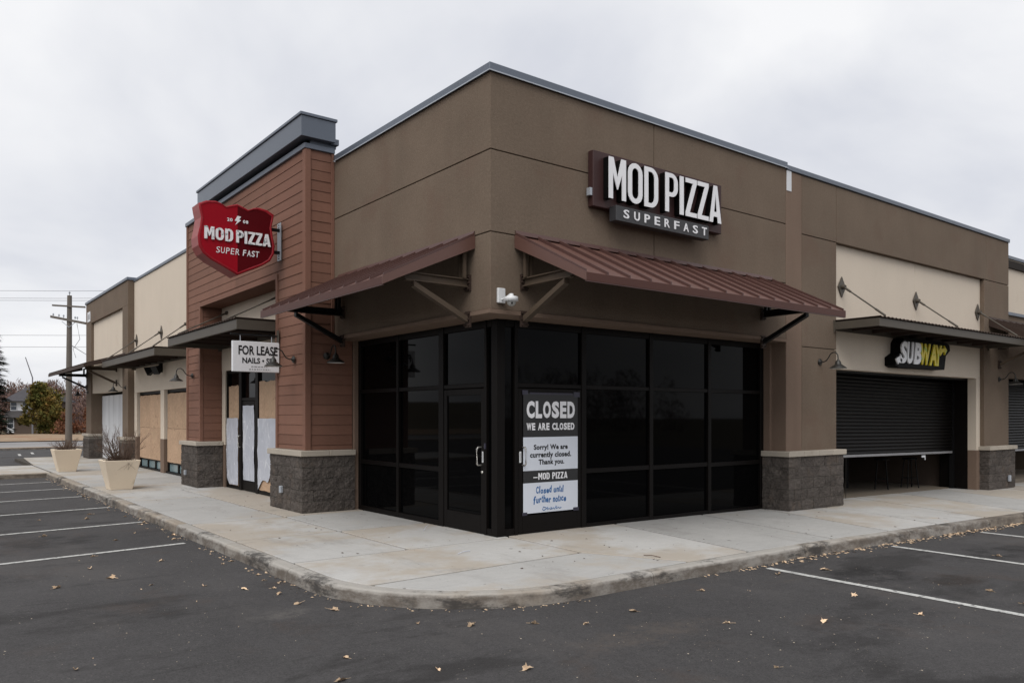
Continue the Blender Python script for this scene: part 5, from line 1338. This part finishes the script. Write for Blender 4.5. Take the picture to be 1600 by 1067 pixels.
for i in range(len(spots) + 56):
    if i < len(spots): x, y = spots[i]
    elif i < len(spots) + 34:
        t = rnd.random() ** .8; x = 1.5 + t * 11; y = kerb_y(x) - .05 - abs(rnd.gauss(0, .10))
    else:
        y = rnd.uniform(-.6, 17); x = KX - .06 - abs(rnd.gauss(0, .10)) - (.15 if y < 0 else 0)
    p = i % 5
    if p in used: o = proto[p].copy(); COL.objects.link(o)
    else: o = proto[p]; used.add(p)
    s = rnd.uniform(.45, 1.0) if i < len(spots) else rnd.uniform(.35, .75)
    o.location = (x, y, ZA + zs(x) + .002); o.rotation_euler = (rnd.gauss(0, .18), rnd.gauss(0, .18), rnd.uniform(0, 6.28)); o.scale = (s, s, s * rnd.uniform(.8, 1.6))
# crumbs of leaf, grit and twigs
r = random.Random(5); mm = MB()
def crumb(x, y, z, s):
    a = r.uniform(0, 6.28); c, d = cos(a) * s, sin(a) * s; k = r.uniform(.25, .7)
    mm.add([(x - c, y - d, z + .003), (x + d * k, y - c * k, z + .004 + s * .3), (x + c, y + d, z + .003 + r.random() * s * .5), (x - d * k, y + c * k, z + .003)], [(0, 1, 2, 3)])
for k in range(120):
    x, y = r.uniform(-6.5, 7), r.uniform(-8, 3)
    if x > KX - .1 and y > -2.75: continue
    crumb(x, y, ZA + zs(x), r.choice((.006, .008, .010, .016)))
for k in range(900):
    x = 1 + 13 * r.random() ** .7; y = kerb_y(x) - .02 - abs(r.gauss(0, .09)); crumb(x, y, ZA + zs(x), r.uniform(.010, .035))
for k in range(260):
    y = r.uniform(-.5, 18.5); x = KX - .02 - abs(r.gauss(0, .07)); crumb(x, y, ZA, r.uniform(.008, .028))
for k in range(90):
    a = radians(r.uniform(180, 270)); q = AR + .03 + abs(r.gauss(0, .06)); crumb(AC[0] + cos(a) * q, AC[1] + sin(a) * q, ZA, r.uniform(.006, .02))
mm.build('leaf_litter', M['leaf'], None, kind='stuff', recalc=False)
M['grit'] = mat('pale_grit', (.36, .31, .25), .9, .2, 9, .1, 50, 0, rv=.2, spec=.2)
mm = MB()
for k in range(1000):
    if k % 3 == 0: x, y = r.uniform(-6.5, 7), r.uniform(-8, 3)
    else:
        cx, cy = ((-2.2, -4.2), (-1.0, -4.4), (.4, -5.0), (-4.2, -1.5), (2.4, -4.5), (-3.6, -5.2), (-3.6, 1.0))[k % 7]; x, y = r.gauss(cx, .8), r.gauss(cy, .8)
    if x > KX - .08 and y > -2.72 - .04 * max(0, x): continue
    if hypot(x - AC[0], y - AC[1]) < AR + .05: continue
    crumb(x, y, ZA + zs(x), r.choice((.003, .004, .004, .005, .006, .009)))
mm.build('grit', M['grit'], None, kind='stuff', recalc=False)
mm = MB()
for k in range(150):
    if r.random() < .5: x, y = r.uniform(-2.6, .3), r.uniform(-1.8, 9)
    else: x, y = r.uniform(-.5, 9), r.uniform(-2.4, .1)
    if x > .1 and y > .1: continue
    if hypot(x - AC[0], y - AC[1]) > 1.85 and x < AC[0] and y < AC[1]: continue
    crumb(x, y, zs(x), r.choice((.007, .010, .016, .024)))
M['debris'] = mat('dark_leaf_crumbs', (.07, .05, .036), .9, .3, 9, .2, 50, 0, rv=.3)
mm.build('leaf_crumbs', M['debris'], None, kind='stuff', recalc=False)
for (x, y, a, L, lab) in ((-.05, 1.62, .7, .22, 'pale straw leaning on the dark storefront sill'), (1.05, -2.05, 1.9, .22, 'thin dark twig lying on the pavement near the kerb'), (-.75, -.35, .3, .24, 'pale straw lying on the pavement before the corner door')):
    c = Vector((x, y, zs(x) + .008)); d = Vector((cos(a), sin(a), .25 if 'leaning' in lab else .02)) * L
    o = MB().tube([c, c + d * .5 + Vector((0, 0, .01)), c + d], .005, 4).build('straw' if 'straw' in lab else 'twig', M['poly'] if 'pale' in lab else M['twig'], None)
    tag(o, lab, 'straw' if 'straw' in lab else 'twig')
